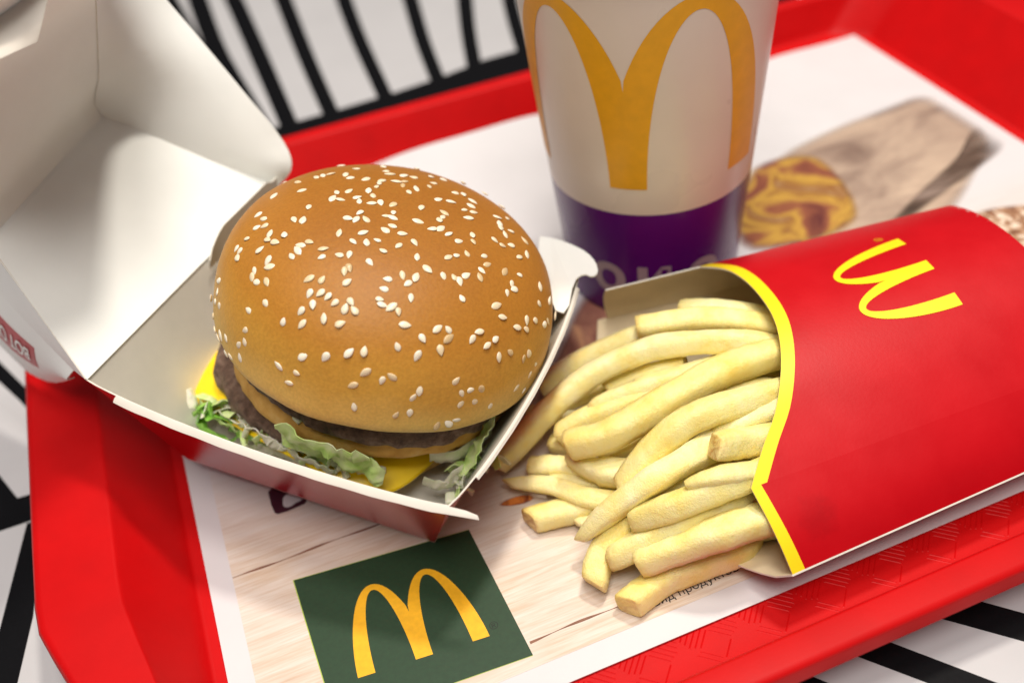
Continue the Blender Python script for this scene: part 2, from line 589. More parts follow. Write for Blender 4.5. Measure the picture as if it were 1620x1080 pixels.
SEEDS = [(-2.61, 1.67, 3.36), (-2.67, 0.56, 3.48), (-3.18, 0.14, 3.33), (-2.97, -0.02, 3.41), (-3.55, -0.35, 3.16), (-3.88, -0.02, 2.98), (-3.98, -0.21, 2.91), (-3.83, -0.48, 3.0), (-3.01, -1.02, 3.33), (-3.25, -1.03, 3.23), (-3.36, -1.18, 3.16), (-3.54, -1.28, 3.05), (-2.72, -1.44, 3.37), (-2.82, -1.71, 3.28), (-2.37, -1.82, 3.4), (-2.11, -1.89, 3.45), (-2.18, -0.99, 3.57), (-1.53, -1.14, 3.66), (-1.89, -1.43, 3.57), (-1.54, -1.56, 3.61), (-1.23, -1.53, 3.65), (-1.64, -2.3, 3.45), (-0.89, -1.13, 3.71), (-0.63, -0.97, 3.74), (-0.44, -1.35, 3.72), (-0.69, -1.84, 3.65), (-0.2, -1.76, 3.68), (-1.18, -1.97, 3.59), (-0.29, -2.33, 3.58), (-0.12, -2.77, 3.47), (-2.36, -2.4, 3.26), (-2.22, -2.34, 3.32), (-2.36, -2.74, 3.14), (-3.26, -2.22, 2.94), (-2.96, -2.41, 3.02), (-3.32, -2.61, 2.73), (-3.06, -2.74, 2.83), (-2.9, -2.91, 2.82), (-3.29, -2.91, 2.58), (-2.76, -3.14, 2.77), (-2.37, -3.27, 2.87), (-2.54, -3.38, 2.73), (-2.31, -3.5, 2.75), (-3.58, -2.88, 2.36), (-3.08, -3.34, 2.42), (-3.59, -3.14, 2.12), (-2.7, -3.63, 2.43), (-4.01, -2.77, 1.95), (-4.11, -0.98, 2.73), (-4.1, -1.22, 2.69), (-4.22, -0.4, 2.71), (-4.46, -0.96, 2.39), (-4.45, -1.36, 2.28), (-4.24, -1.56, 2.44), (-4.34, -2.06, 2.06), (-3.88, 0.86, 2.92), (-4.11, 0.63, 2.78), (-3.93, 0.47, 2.93), (-1.13, 2.28, 3.53), (-1.07, 1.97, 3.6), (-0.65, 2.79, 3.44), (-0.65, 1.77, 3.66), (-1.37, 1.06, 3.68), (-1.73, 1.08, 3.64), (-1.93, 0.75, 3.63), (-1.73, 0.62, 3.67), (-1.23, 0.64, 3.72), (-1.23, 0.41, 3.73), (-0.78, 1.01, 3.73), (-0.73, 0.7, 3.74), (-0.9, 0.26, 3.75), (-0.63, 0.26, 3.76), (-0.29, 0.13, 3.76), (-1.38, -0.19, 3.72), (-1.78, -0.39, 3.67), (-1.57, -0.5, 3.69), (-1.29, -0.56, 3.72), (-0.68, -0.45, 3.75), (-0.4, -0.3, 3.76), (-0.51, -0.56, 3.76), (-0.46, 1.25, 3.72), (-0.31, 1.46, 3.71), (-0.18, 1.63, 3.69), (0.31, 3.0, 3.39), (0.2, 2.42, 3.56), (0.24, 2.14, 3.62), (0.27, 1.56, 3.7), (0.67, 2.04, 3.62), (0.55, 1.57, 3.69), (0.38, 1.27, 3.72), (0.95, 1.93, 3.62), (0.44, 0.85, 3.75), (0.75, 1.07, 3.73), (1.64, 2.19, 3.48), (1.25, 1.26, 3.68), (1.5, 1.58, 3.61), (0.54, -0.06, 3.76), (0.21, -0.79, 3.75), (1.25, 0.43, 3.72), (1.64, 0.35, 3.69), (2.03, 1.01, 3.59), (2.32, 1.0, 3.54), (2.03, 2.09, 3.43), (2.48, 0.61, 3.53), (2.28, 0.24, 3.59), (1.93, -0.07, 3.65), (2.23, -0.14, 3.6), (1.91, -0.52, 3.65), (1.18, -0.33, 3.73), (0.89, -0.71, 3.74), (1.06, -0.56, 3.73), (0.52, -1.17, 3.73), (0.79, -1.16, 3.72), (0.96, -1.4, 3.69), (1.18, -1.71, 3.63), (1.73, -1.37, 3.61), (1.65, -1.69, 3.58), (3.09, -0.07, 3.36), (3.56, 0.14, 3.16), (3.01, -0.47, 3.38), (2.96, -0.7, 3.38), (2.99, -1.01, 3.34), (3.33, -0.69, 3.24), (2.45, -1.45, 3.45), (2.66, -1.62, 3.36), (3.02, -1.48, 3.26), (3.8, -0.84, 2.97), (3.16, -1.88, 3.1), (3.57, -1.58, 2.97), (1.27, -2.2, 3.53), (0.92, -2.3, 3.55), (0.64, -2.37, 3.55), (1.81, -2.24, 3.44), (1.8, -2.55, 3.35), (1.55, -2.78, 3.33), (1.42, -3.02, 3.27), (2.36, -2.67, 3.16), (2.9, -2.6, 2.97), (0.29, -3.03, 3.38), (0.6, -3.06, 3.35), (0.73, -3.19, 3.29), (0.99, -3.0, 3.34), (-0.87, -2.9, 3.39), (-0.51, -3.01, 3.38), (-0.78, -3.17, 3.3), (-1.3, -2.95, 3.32), (-1.46, -3.2, 3.18), (-1.63, -3.44, 3.03), (-1.59, -3.59, 2.95), (-1.36, -3.7, 2.94), (-1.2, -3.85, 2.88), (-0.79, -3.57, 3.11), (0.67, -3.68, 3.07), (-1.08, -4.16, 2.66), (1.74, -3.76, 2.79), (1.9, -3.99, 2.55), (2.49, -3.01, 2.96), (2.53, -3.15, 2.87), (2.23, -3.33, 2.89), (3.73, -2.54, 2.45), (3.52, -3.1, 2.23), (4.19, -2.54, 1.9), (4.71, -2.27, 1.07), (2.83, -3.78, 2.19), (3.22, -3.6, 2.02), (2.41, -4.06, 2.19), (2.78, -3.96, 2.01), (3.69, -3.39, 1.66), (3.95, -3.14, 1.57), (-0.2, -4.36, 2.6), (0.11, -4.39, 2.57), (1.05, -4.41, 2.43), (-0.65, -4.49, 2.42), (0.09, -4.56, 2.39), (0.81, -4.56, 2.3), (1.58, -4.47, 2.16), (-2.53, 2.48, 3.17), (-1.98, 2.49, 3.33), (-1.77, 2.52, 3.37), (-1.52, 2.53, 3.42), (-3.33, 2.07, 2.95), (-3.94, 1.29, 2.79), (3.5, 1.92, 3.0), (3.91, 1.35, 2.84), (2.93, 2.45, 3.08), (1.55, 3.29, 3.13), (-3.61, -3.61, 1.37), (-3.1, -3.97, 1.6), (-2.55, -4.2, 1.87), (-2.18, -4.33, 1.99), (-1.33, -4.51, 2.21), (-0.81, -4.75, 2.04), (-0.17, -4.74, 2.16), (1.28, -4.62, 2.08), (1.69, -4.71, 1.69), (2.11, -4.53, 1.68), (2.92, -4.22, 1.31), (2.69, -4.39, 1.26), (-4.14, -3.2, 0.76), (-3.75, -3.64, 0.83), (-3.9, -3.53, 0.4), (-2.15, -4.6, 1.48), (-1.73, -4.82, 1.33), (-1.48, -4.86, 1.46), (-2.44, -4.58, 1.04), (-0.73, -5.12, 1.11), (-0.88, -5.14, 0.88), (0.31, -5.12, 1.32), (0.52, -5.18, 0.93), (0.82, -5.14, 0.95), (1.18, -5.08, 0.88), (0.56, -5.22, 0.58), (0.99, -5.16, 0.55), (1.61, -5.01, 0.17), (-2.36, -4.7, 0.35), (-1.27, -5.11, 0.27), (-0.91, -5.18, 0.36), (0.3, -5.26, -0.14), (0.53, -5.24, -0.06), (2.59, -4.58, 0.32), (3.04, -4.3, -0.08), (3.37, -4.01, 0.66), (3.15, -4.21, 0.44), (-0.04, -5.26, -0.18), (-4.41, 0.45, 2.53), (-4.69, 0.45, 2.2), (-4.65, 0.19, 2.28), (-4.74, 0.03, 2.16), (-4.54, -1.09, 2.26), (-5.16, 0.37, 1.15), (-5.21, 0.24, 0.86), (-5.25, 0.32, 0.44), (-5.23, -0.29, 0.7), (-5.25, 0.97, 0.08), (-5.25, 0.53, -0.26), (-4.72, -1.73, 1.61), (-4.82, -1.92, 1.07), (-5.28, 0.02, -0.37), (-5.23, -0.62, -0.1), (-5.16, -1.06, 0.15), (-5.23, -0.36, -0.41), (-4.94, -1.81, 0.47), (-4.83, -2.01, 0.75), (-5.13, -1.01, -0.48), (-5.07, -1.38, -0.3), (-4.9, -1.92, 0.08)]
FRIES = [
    ('long pale fry arching over the left edge of the pile', [(5.1, 21.87, 0.7), (8.35, 22.42, 2.4), (10.75, 21.83, 3.5), (12.87, 20.65, 3.9), (13.98, 20.04, 3.7), (15.11, 19.42, 3.35)], 0.84),
    ('yellow fry behind the long arching fry beside the burger box', [(7.73, 23.98, 1.3), (8.86, 23.91, 1.9), (10.87, 23.32, 2.8), (12.58, 22.54, 3.2)], 0.8),
    ('topmost short fry with a blunt end below the carton wall', [(10.89, 22.96, 3.5), (12.68, 21.91, 3.9), (14.8, 20.61, 3.7), (15.9, 19.93, 3.35)], 0.8),
    ('shaded fry deepest against the inner wall of the carton', [(12.69, 23.39, 3.2), (13.85, 22.29, 3.5), (15.22, 21.24, 3.3), (16.25, 20.45, 2.95)], 0.75),
    ('thick golden fry curving through the middle of the pile', [(7.13, 20.33, 2.3), (8.18, 19.62, 2.9), (10.21, 19.38, 3.7), (12.04, 19.49, 4.0), (13.84, 19.48, 3.9), (15.14, 19.47, 3.55)], 0.92),
    ('long pale fry crossing the pile towards the yellow carton edge', [(7.94, 18.09, 2.1), (9.22, 18.31, 3.2), (10.65, 18.27, 3.9), (13.23, 18.23, 3.7), (14.53, 18.22, 3.35)], 0.9),
    ('long fry with a pointed tip reaching down left', [(6.29, 17.75, 1.0), (7.58, 17.57, 2.2), (9.17, 17.42, 3.1), (10.89, 17.72, 3.0), (12.6, 18.03, 2.6), (13.84, 18.25, 2.25)], 0.85),
    ('stubby pale fry lying across the front of the pile', [(7.83, 17.05, 2.0), (8.85, 16.45, 2.7), (10.26, 16.11, 3.2), (11.93, 16.29, 2.89), (13.2, 16.5, 2.54)], 0.86),
    ('short blunt fry just left of the yellow carton edge', [(10.33, 16.97, 3.9), (11.52, 17.21, 3.29), (12.82, 16.91, 3.18), (14.08, 16.62, 2.83)], 0.9),
    ('translucent greenish fry tucked under the short blunt fry', [(9.2, 16.54, 3.3), (10.09, 16.18, 3.6), (11.86, 16.19, 2.89), (13.07, 16.5, 2.54)], 0.78),
    ('pale fry slanting out beside the lower yellow edge', [(7.48, 16.18, 1.2), (8.65, 15.7, 1.8), (9.99, 15.25, 2.4), (11.72, 15.37, 2.17), (13.0, 16.9, 1.82)], 0.92),
    ('golden square-ended fry in the lower front of the pile', [(6.92, 16.81, 1.0), (8.07, 16.52, 1.6), (9.34, 16.21, 2.2), (10.66, 16.2, 2.4), (11.94, 16.9, 2.05)], 0.86),
    ('short upright fry standing nearest the green logo square', [(6.17, 16.49, 0.45), (6.69, 17.08, 0.8), (7.6, 17.38, 1.3), (8.59, 17.55, 1.6)], 0.86),
    ('lowest fry lying on the printed text of the paper', [(6.73, 15.44, 0.45), (8.06, 15.74, 0.5), (9.28, 15.69, 0.6), (10.65, 15.54, 0.9), (11.91, 16.9, 0.55)], 0.9),
    ('short fry with a browned end nearest the burger box corner', [(5.33, 19.58, 0.43), (6.2, 19.38, 0.45), (7.27, 19.08, 0.6)], 0.86),
    ('fry with tapered tip touching the orange print', [(5.2, 21.17, 0.6), (6.37, 20.21, 0.85), (7.21, 19.12, 1.0), (8.17, 18.42, 1.1)], 0.7),
    ('pale plump fry above the tapered fry', [(7.16, 20.54, 1.5), (7.71, 19.43, 1.7), (8.79, 18.54, 1.9)], 0.85),
    ('short fry half hidden left of the plump fry', [(6.13, 21.39, 0.6), (7.04, 20.73, 0.9), (7.8, 19.93, 1.1)], 0.75),
    ('small pale stub under the pointed fry', [(6.58, 18.87, 0.45), (7.27, 18.37, 0.6), (7.93, 17.95, 0.9)], 0.7),
    ('fry with rounded bend at the left of the thick golden fry', [(7.26, 21.42, 1.6), (8.22, 21.17, 2.2), (9.57, 20.71, 2.7), (10.81, 20.52, 3.0)], 0.75),
    ('slim fry resting on top of the bent fry', [(8.5, 21.39, 2.3), (9.67, 20.91, 2.9), (11.18, 20.38, 3.4), (12.59, 20.13, 3.5)], 0.68),
    ('pale fry seen in the gap under the long arching fry', [(9.34, 22.15, 2.0), (10.48, 21.64, 2.6), (11.7, 21.13, 3.0)], 0.7),
    ('deep yellow fry in the gap under the thick golden fry', [(8.21, 20.29, 1.4), (9.62, 19.54, 2.0), (10.74, 19.36, 2.4)], 0.8),
    ('orange tinted fry low at the left of the pile', [(7.14, 21.92, 0.8), (7.88, 21.09, 1.0), (9.03, 20.39, 1.3)], 0.7),
    ('sugar-grained fry behind the short blunt fry', [(10.93, 18.06, 3.2), (12.12, 17.88, 3.5), (13.41, 17.71, 3.5), (14.7, 17.54, 3.15)], 0.8),
    ('dark shaded fry inside the mouth near the lower yellow edge', [(9.79, 16.83, 1.5), (11.49, 16.31, 1.8), (12.83, 16.07, 1.8), (14.11, 16.9, 1.45)], 0.8),
    ('thin brown fry end poking out beside the burger box wall', [(7.0, 23.78, 0.7), (7.77, 22.95, 0.8), (8.79, 22.08, 1.0)], 0.45),
    ('fry lying under the lowest pile on the carton back', [(9.41, 16.69, 0.6), (10.77, 16.09, 0.9), (12.19, 15.64, 1.1), (13.41, 16.9, 0.75)], 0.8),
    ('dark fry in the middle gap deep in the pile', [(9.62, 19.12, 1.3), (11.23, 18.83, 1.8), (12.88, 18.63, 2.2), (14.13, 18.47, 1.85)], 0.85),
    ('hidden fry beneath the crossing fries near the mouth', [(11.41, 20.37, 2.0), (13.11, 20.16, 2.4), (14.69, 19.76, 2.6), (15.94, 19.43, 2.25)], 0.85),
    ('short fry showing between the two lower fries', [(8.93, 16.98, 1.0), (10.28, 16.76, 1.4), (11.79, 16.45, 1.8), (13.02, 16.9, 1.45)], 0.8),
    ('slim fry between the topmost short fry and the arching fry', [(10.75, 23.08, 2.7), (12.3, 22.03, 3.3), (14.22, 20.94, 3.3), (15.35, 20.3, 2.95)], 0.62),
    ('pale fry filling the gap above the thick golden fry', [(10.08, 21.29, 2.6), (11.53, 20.62, 3.2), (13.55, 20.23, 3.4), (14.82, 19.99, 3.05)], 0.66),
    ('slim fry in the gap between the thick golden and crossing fries', [(9.18, 19.97, 2.0), (10.7, 19.5, 2.8), (12.7, 19.16, 3.2), (13.95, 18.95, 2.85)], 0.66),
    ('yellow fry beneath the crossing fry at the middle left', [(7.75, 21.52, 1.2), (9.21, 20.71, 1.8), (10.65, 20.23, 2.2)], 0.68),
    ('slim fry beside the plump fry at the lower left', [(6.52, 20.6, 0.6), (7.64, 19.62, 0.9), (8.7, 18.62, 1.2)], 0.6),
    ('pale fry in the gap under the pointed fry', [(8.3, 18.23, 1.3), (9.71, 17.66, 1.9), (11.39, 17.26, 2.3), (12.63, 16.97, 1.95)], 0.7),
    ('slim fry low between the stubby and square-ended fries', [(7.84, 17.34, 0.9), (9.22, 16.75, 1.5), (10.78, 16.2, 1.9), (11.97, 16.9, 1.55)], 0.64),
    ('thin fry under the bent fry at the upper left', [(8.01, 23.21, 1.0), (9.34, 22.7, 1.6), (11.05, 22.31, 2.2)], 0.6),
]

# ================================================================== table
ZT = -0.8
table = mesh_obj('tabletop', [(-160, -60, ZT), (190, -60, ZT), (190, 160, ZT), (-160, 160, ZT),
                              (-160, -60, ZT - 3), (190, -60, ZT - 3), (190, 160, ZT - 3), (-160, 160, ZT - 3)],
                 [(0, 1, 2, 3), (7, 6, 5, 4), (0, 4, 5, 1), (1, 5, 6, 2), (2, 6, 7, 3), (3, 7, 4, 0)], M['table_white'], None, False)
tag(table, 'white table with black curved stripes under the red tray', None, None, 'structure')
for k, pts in STRIPES.items():
    pts = [tuple(p) for p in pts]
    if k[0] == 's':
        h = len(pts) // 2
        L = sweep([(x, y, 0) for x, y in pts[:h]], 14)
        Q = sweep([(x, y, 0) for x, y in pts[h:]], 14)
        pts = [(p[0], p[1]) for p in L] + [(p[0], p[1]) for p in Q]
    dz = .012 if k != 'c' else .016
    poly_prism('stripe', pts, ZT + .002, ZT + dz, M['table_black'], table)
poly_prism('stripe', [(-4, 50.7), (6.4, 50.67), (9.9, 50.78), (12.5, 51.02), (15.6, 51.6), (18, 51.6), (34, 51.6), (34, 47.6), (-4, 47.6)], ZT + .002, ZT + .018, M['table_black'], table)  # printed black band, also painting in the tray's shadow along the far rim

# ================================================================== tray
tray = empty('serving_tray', (14.2, 28, ZT))
tag(tray, 'red plastic serving tray with raised rim and ribbed floor', 'tray')
TO = (14.2, 28, ZT)


def ring(l, cl, yf0, yf1, x1, y0, a):
    """12 corner loop. l left x, cl corner inset, yf0/yf1 far y at left and right, x1 right x, y0 front y, a handle end inset"""
    return [(l, 21.1), (l, 35.0), (l + a, 39.6), (l + a + cl, yf0), (x1 - a - cl, yf1), (x1 - a, 41.2),
            (x1, 39.6), (x1, 21.1), (x1 - a, 16.4), (x1 - a - cl, y0), (l + a + cl, y0), (l + a, 16.4)]


loops = [
    (ring(-3.6, 2.0, 41.8, 41.8, 32.2, 13.6, .0), -.10),
    (ring(-4.9, 1.6, 42.9, 42.7, 33.4, 12.85, .0), -.10),
    (ring(-5.05, 1.6, 43.0, 42.8, 33.55, 12.78, .0), -.04),
    (ring(-5.3, 1.6, 43.2, 42.95, 33.8, 12.68, .05), .25),
    (ring(-6.66, 1.8, 44.15, 43.25, 36.0, 12.16, .9), 1.84),
    (ring(-6.72, 1.8, 44.2, 43.3, 36.08, 12.10, .9), 1.94),
    (ring(-6.84, 1.8, 44.28, 43.36, 36.2, 12.0, 1.0), 2.0),
    (ring(-8.9, 2.2, 44.85, 43.75, 38.5, 11.35, 1.6), 2.02),
    (ring(-9.1, 2.2, 45.0, 43.9, 38.7, 11.2, 1.7), 1.96),
    (ring(-9.2, 2.2, 45.05, 43.95, 38.8, 11.12, 1.7), 1.85),
    (ring(-9.25, 2.2, 45.1, 44.0, 38.85, 11.08, 1.7), 1.35),
    (ring(-9.12, 2.2, 45.0, 43.9, 38.7, 11.2, 1.7), 1.30),
    (ring(-9.0, 2.2, 44.9, 43.8, 38.6, 11.3, 1.7), 1.75),
    (ring(-6.9, 1.8, 44.25, 43.3, 36.4, 12.0, 1.0), 1.78),
    (ring(-5.2, 1.6, 43.1, 42.9, 33.7, 12.7, .0), -.30),
    (ring(-4.0, 2.0, 42.0, 42.0, 32.5, 13.4, .0), ZT + .01),
]
v, f = [], []
NSUB = 5
for pts, z in loops:
    n = len(pts)
    for i in range(n):
        a, b = pts[i], pts[(i + 1) % n]
        for s in range(NSUB):
            # points bunch towards the corners so that the corners stay tight
            t = (0.02, .18, .5, .82, .98)[s]
            v.append((a[0] + (b[0] - a[0]) * t, a[1] + (b[1] - a[1]) * t, z))
n = 12 * NSUB
# round the corners of every loop a little
V = np.array(v).reshape(len(loops), n, 3)
for _ in range(1):
    V = .5 * V + .25 * (np.roll(V, 1, 1) + np.roll(V, -1, 1))
# the rim falls away slightly from the handles towards the corners
corner = np.array([0, 0, 1, 1, 1, 1, 0, 0, 1, 1, 1, 1], float)
cv = np.array([corner[i] * (1 - t_) + corner[(i + 1) % 12] * t_ for i in range(12) for t_ in (.02, .18, .5, .82, .98)])
V[..., 2] -= .22 * cv[None, :] * (V[..., 2] > 1.2)
hi_ = np.clip((V[..., 0] - 33.6) / 2.6, 0, 1) * (V[..., 2] > .2)
V[..., 2] += 1.0 * hi_
v = [tuple(p) for p in V.reshape(-1, 3)]
for k in range(len(loops) - 1):
    for i in range(n):
        j = (i + 1) % n
        f.append((k * n + i, (k + 1) * n + i, (k + 1) * n + j, k * n + j))
f.append(tuple(range(n - 1, -1, -1)))
f.append(tuple((len(loops) - 1) * n + i for i in range(n)))
body = mesh_obj('tray_body', v, f, M['tray'], tray, True, None, TO)
body.data.set_sharp_from_angle(angle=math.radians(60))
wn = body.modifiers.new('weighted', 'WEIGHTED_NORMAL')
wn.keep_sharp = True
wn.weight = 80
# raised tread: groups of short ribs, turned a quarter from square to square
rv, rf = [], []


def rib(x0, y0, x1, y1, w, h, z):
    d = vec((x1 - x0, y1 - y0, 0))
    d /= np.linalg.norm(d)
    p = vec((-d[1], d[0], 0)) * w / 2
    a, b = vec((x0, y0, z)), vec((x1, y1, z))
    e = d * w * .8
    k = len(rv)
    for q in (a - p, a + p, b + p, b - p):
        rv.append(tuple(q))
    rv.append(tuple(a + e + vec((0, 0, h))))
    rv.append(tuple(b - e + vec((0, 0, h))))
    rf.extend([(k, k + 4, k + 1), (k + 3, k, k + 4, k + 5) if False else (k, k + 3, k + 5, k + 4), (k + 1, k + 4, k + 5, k + 2), (k + 2, k + 5, k + 3)])


sq = .95
ix = 0
for gx in range(41):
    for gy in range(31):
        cx, cy = -4.25 + gx * sq, 13.12 + gy * sq
        if gx > 1 and 1 < gy < 29 and gx < 38:
            continue
        for k in range(5):
            o_ = (k - 2) * .15
            L_ = .42 - .05 * abs(k - 2)
            ang = math.radians(-42 if (gx + gy) % 2 else 48)
            dx, dy = math.cos(ang), math.sin(ang)
            px, py = cx - dy * o_, cy + dx * o_
            if py - abs(dy) * L_ < 12.95 or px - abs(dx) * L_ < -4.85 or py + abs(dy) * L_ > 42.5 or px + abs(dx) * L_ > 33.2:
                continue
            rib(px - dx * L_, py - dy * L_, px + dx * L_, py + dy * L_, .05, .014, -.10)
ribs = mesh_obj('floor_tread', rv, rf, M['tray'], tray, False, None, TO)
bmx = bmesh.new(); bmx.from_mesh(ribs.data)
for fc in bmx.faces:
    fc.normal_update()
    if fc.normal.z < 0:
        fc.normal_flip()
bmx.to_mesh(ribs.data); bmx.free()
ribs['kind'] = 'stuff'

# ================================================================== paper placemat
MO = (14.15, 28, 0)
mat_root = empty('placemat', MO)
tag(mat_root, 'printed paper placemat with pale wood print and dark green logo square', 'placemat')


def mat_z(x, y):
    z = 0.0
    far = max(0, (y - 36.5) / 5.3)
    z += .95 * far ** 2 * math.exp(-((x - 11) / 7.5) ** 2)
    z += .10 * far * math.sin(x * .9 + 1) * (.4 + .6 * math.exp(-((x - 20) / 9) ** 2))
    return z


P = [[(x, y, mat_z(x, y)) for y in np.linspace(14.2, 41.8, 60)] for x in np.linspace(-4.6, 32.88, 76)]
sheet = grid_obj('paper_sheet', P, (M['paper'], M['paper'], M['paper']), .03, mat_root, True, MO)


def decal_grid(name, x0, x1, y0, y1, dz, mat, nx=20, ny=20):
    P = [[(x, y, mat_z(x, y) + dz) for y in np.linspace(y0, y1, ny)] for x in np.linspace(x0, x1, nx)]
    return grid_obj(name, P, (mat, mat, mat), .004, mat_root, True, MO)


decal_grid('wood_print', -3.85, 31.9, 15.02, 34.0, .010, M['wood'], 30, 30)
for y, x0, x1 in ((21.9, -3.85, 3.2), (15.82, 3.8, 9.5), (27.4, -3.8, -1.0)):
    pts = []
    N_ = 24
    top = []
    for k in range(N_ + 1):
        x = x0 + (x1 - x0) * k / N_
        wv = .02 * math.sin(x * 2.1 + y)
        wd = .028 + .018 * math.sin(x * 3.7 + y * 2)
        pts.append((x, y + wv - wd))
        top.append((x, y + wv + wd))
    poly_prism('plank_line', pts + top[::-1], .011, .016, M['ink_brown'], mat_root, MO)
G0, G1, G2 = vec((-2.07, 20.96)), vec((3.56, 20.37)), vec((3.73, 15.40))
G3 = vec((-1.98, 15.75))
edge_m = plain('lime_print_edge', (.38, .50, .08, 1), .55)


def gmap(u, v_, z):
    p = (G3 * (1 - u) + G2 * u) * (1 - v_) + (G0 * (1 - u) + G1 * u) * v_
    return (p[0], p[1], z)


poly_prism('green_square', [gmap(-.005, -.003, 0)[:2], gmap(1, -.003, 0)[:2], gmap(1, 1.004, 0)[:2], gmap(-.005, 1.004, 0)[:2]], .012, .017, edge_m, mat_root, MO)
poly_prism('green_square', [gmap(0, 0, 0)[:2], gmap(1, 0, 0)[:2], gmap(1, 1, 0)[:2], gmap(0, 1, 0)[:2]], .018, .022, M['green'], mat_root, MO)


A0, A1, A2 = vec((-1.08, 16.84)), vec((2.82, 16.50)), vec((-.66, 19.78))


def amap(u, v_):
    p = A0 + (A1 - A0) * u + (vec((0, 3.02)) + vec((-.02, 0)) * 0) * v_ * (1 - .02 * u) + vec((.12, 0)) * v_ * (1 - u)
    return (p[0], p[1], .026)


arches('arch_logo', amap, M['logo_gold'], mat_root, MO)


def flat_text(name, body, size, x, y, ang, z, mat, bold=.0, parent=mat_root, org=MO, center=False):
    vv, ff = text_mesh(body, size, bold)
    if center:
        mx = (min(p[0] for p in vv) + max(p[0] for p in vv)) / 2
        my = (min(p[1] for p in vv) + max(p[1] for p in vv)) / 2
        vv = [(p[0] - mx, p[1] - my, 0) for p in vv]
    c, s = math.cos(ang), math.sin(ang)
    return mesh_obj(name, [(x + p[0] * c - p[1] * s, y + p[0] * s + p[1] * c, z) for p in vv], ff, mat, parent, False, None, org)


flat_text('registered_mark', '\u00ae', .36, 3.05, 16.78, -.05, .026, M['ink_dim'], 0, center=True)
flat_text('small_print', 'вид продуктов', .40, 7.55, 15.33, .02, .020, M['ink'], 0)

for name, key, mat, dz in (('grain_print', 'tan', 'print_tan', .030), ('streak_print', 'dark', 'print_dark', .036), ('food_print', 'yel', 'print_food', .042),  # the dark brown streak belongs to the printed picture
                           ('crumb_print', 'patty', 'print_patty', .030), ('bacon_print', 'brown', 'print_brown', .030), ('orange_print', 'orange', 'print_orange', .022)):
    pts = smooth_poly([(min(32.3, p[0]), p[1]) for p in DECALS[key]], 2)
    gx_, gy_ = sum(p[0] for p in pts) / len(pts), sum(p[1] for p in pts) / len(pts)
    soft = {'tan': .16, 'dark': .5, 'yel': .16, 'patty': .12, 'brown': .35, 'orange': .3}[key]
    rings = [(1.0, 0.0), (1 - soft * .5, .55), (1 - soft, 1.0), (.3, 1.0)]
    v, f, ink = [], [], []
    n_ = len(pts)
    for sc_, al in rings:
        for p in pts:
            x, y = gx_ + (p[0] - gx_) * sc_, gy_ + (p[1] - gy_) * sc_
            v.append((x, y, mat_z(x, y) + dz))
            ink.append(al)
    for k in range(len(rings) - 1):
        for q in range(n_):
            r_ = (q + 1) % n_
            f.append((k * n_ + q, k * n_ + r_, (k + 1) * n_ + r_, (k + 1) * n_ + q))
    f.append(tuple(3 * n_ + q for q in range(n_)))
    o = mesh_obj(name, v, f, M[mat], mat_root, False, None, MO)
    bmx = bmesh.new(); bmx.from_mesh(o.data)
    for fc in bmx.faces:
        fc.normal_update()
        if fc.normal.z < 0:
            fc.normal_flip()
    bmx.to_mesh(o.data); bmx.free()
    at = o.data.attributes.new('ink', 'FLOAT', 'POINT')
    at.data.foreach_set('value', ink)
st = [tuple(p) for p in DECALS['sticker']]
poly_prism('icon_print', smooth_poly([(-2.1, 25.2), (-1.0, 25.0), (-.75, 23.85), (-1.95, 23.75), (-2.12, 23.95)], 1), .012, .016, M['maroon'], mat_root, MO)
hp = []
for k in range(28):
    a = 2 * math.pi * k / 28
    r = .30 + .05 * math.cos(3 * a + .4) + .03 * math.cos(2 * a)
    hp.append((-1.42 + r * math.cos(a) * 1.1, 24.2 + r * math.sin(a) * .95))
poly_prism('icon_print', hp, .017, .021, M['paper'], mat_root, MO)

# ================================================================== burger box
BA, BB, BCn, BD = vec((-5.95, 26.45, 5.75)), vec((2.72, 17.85, 4.50)), vec((10.15, 25.75, 4.45)), vec((1.62, 34.0, 5.78))
F0 = vec((2.40, 20.36, .06))
L0 = vec((-4.28, 26.62, 1.06))
C0 = F0 + vec((5.48, 5.86, 0))
D0 = L0 + vec((5.48, 5.86, 0))
BO = (2.2, 25.8, 0)
box = empty('burger_box', BO)
tag(box, 'open red and white card clamshell box holding the hamburger', 'burger box')
cen = (BA + BB + BCn + BD) / 4


def wall(name, b0, b1, r0, r1, bulge, mats):
    d = r1 - r0
    nrm = vec((d[1], -d[0], 0))
    nrm /= np.linalg.norm(nrm)
    if np.dot(nrm, (r0 + r1) / 2 - cen) < 0:
        nrm = -nrm

    def fn(s, t):
        return nrm * bulge * (4 * s * (1 - s)) ** .8 * t ** 1.4
    G = bil(b0, b1, r1, r0, 29, 9, fn)
    o = grid_obj(name, G, mats, .045, box, True, BO, flip=False)
    return G


bm_ = (M['box_red'], M['card_grey'], M['card_edge'])
# outward normals: check orientation with di x dj
G_AB = wall('wall_panel', L0, F0, BA, BB, .40, bm_)
G_BC = wall('wall_panel', F0, C0, BB, BCn, .62, bm_)
G_CD = wall('wall_panel', C0, D0, BCn, BD, .15, bm_)
G_DA = wall('wall_panel', D0, L0, BD, BA, 0, bm_)
grid_obj('floor_panel', bil(L0 + .01, F0 + .01, C0 + .01, D0 + .01, 4, 4), (M['card_grey'], M['box_red'], M['card_edge']), .045, box, True, BO)


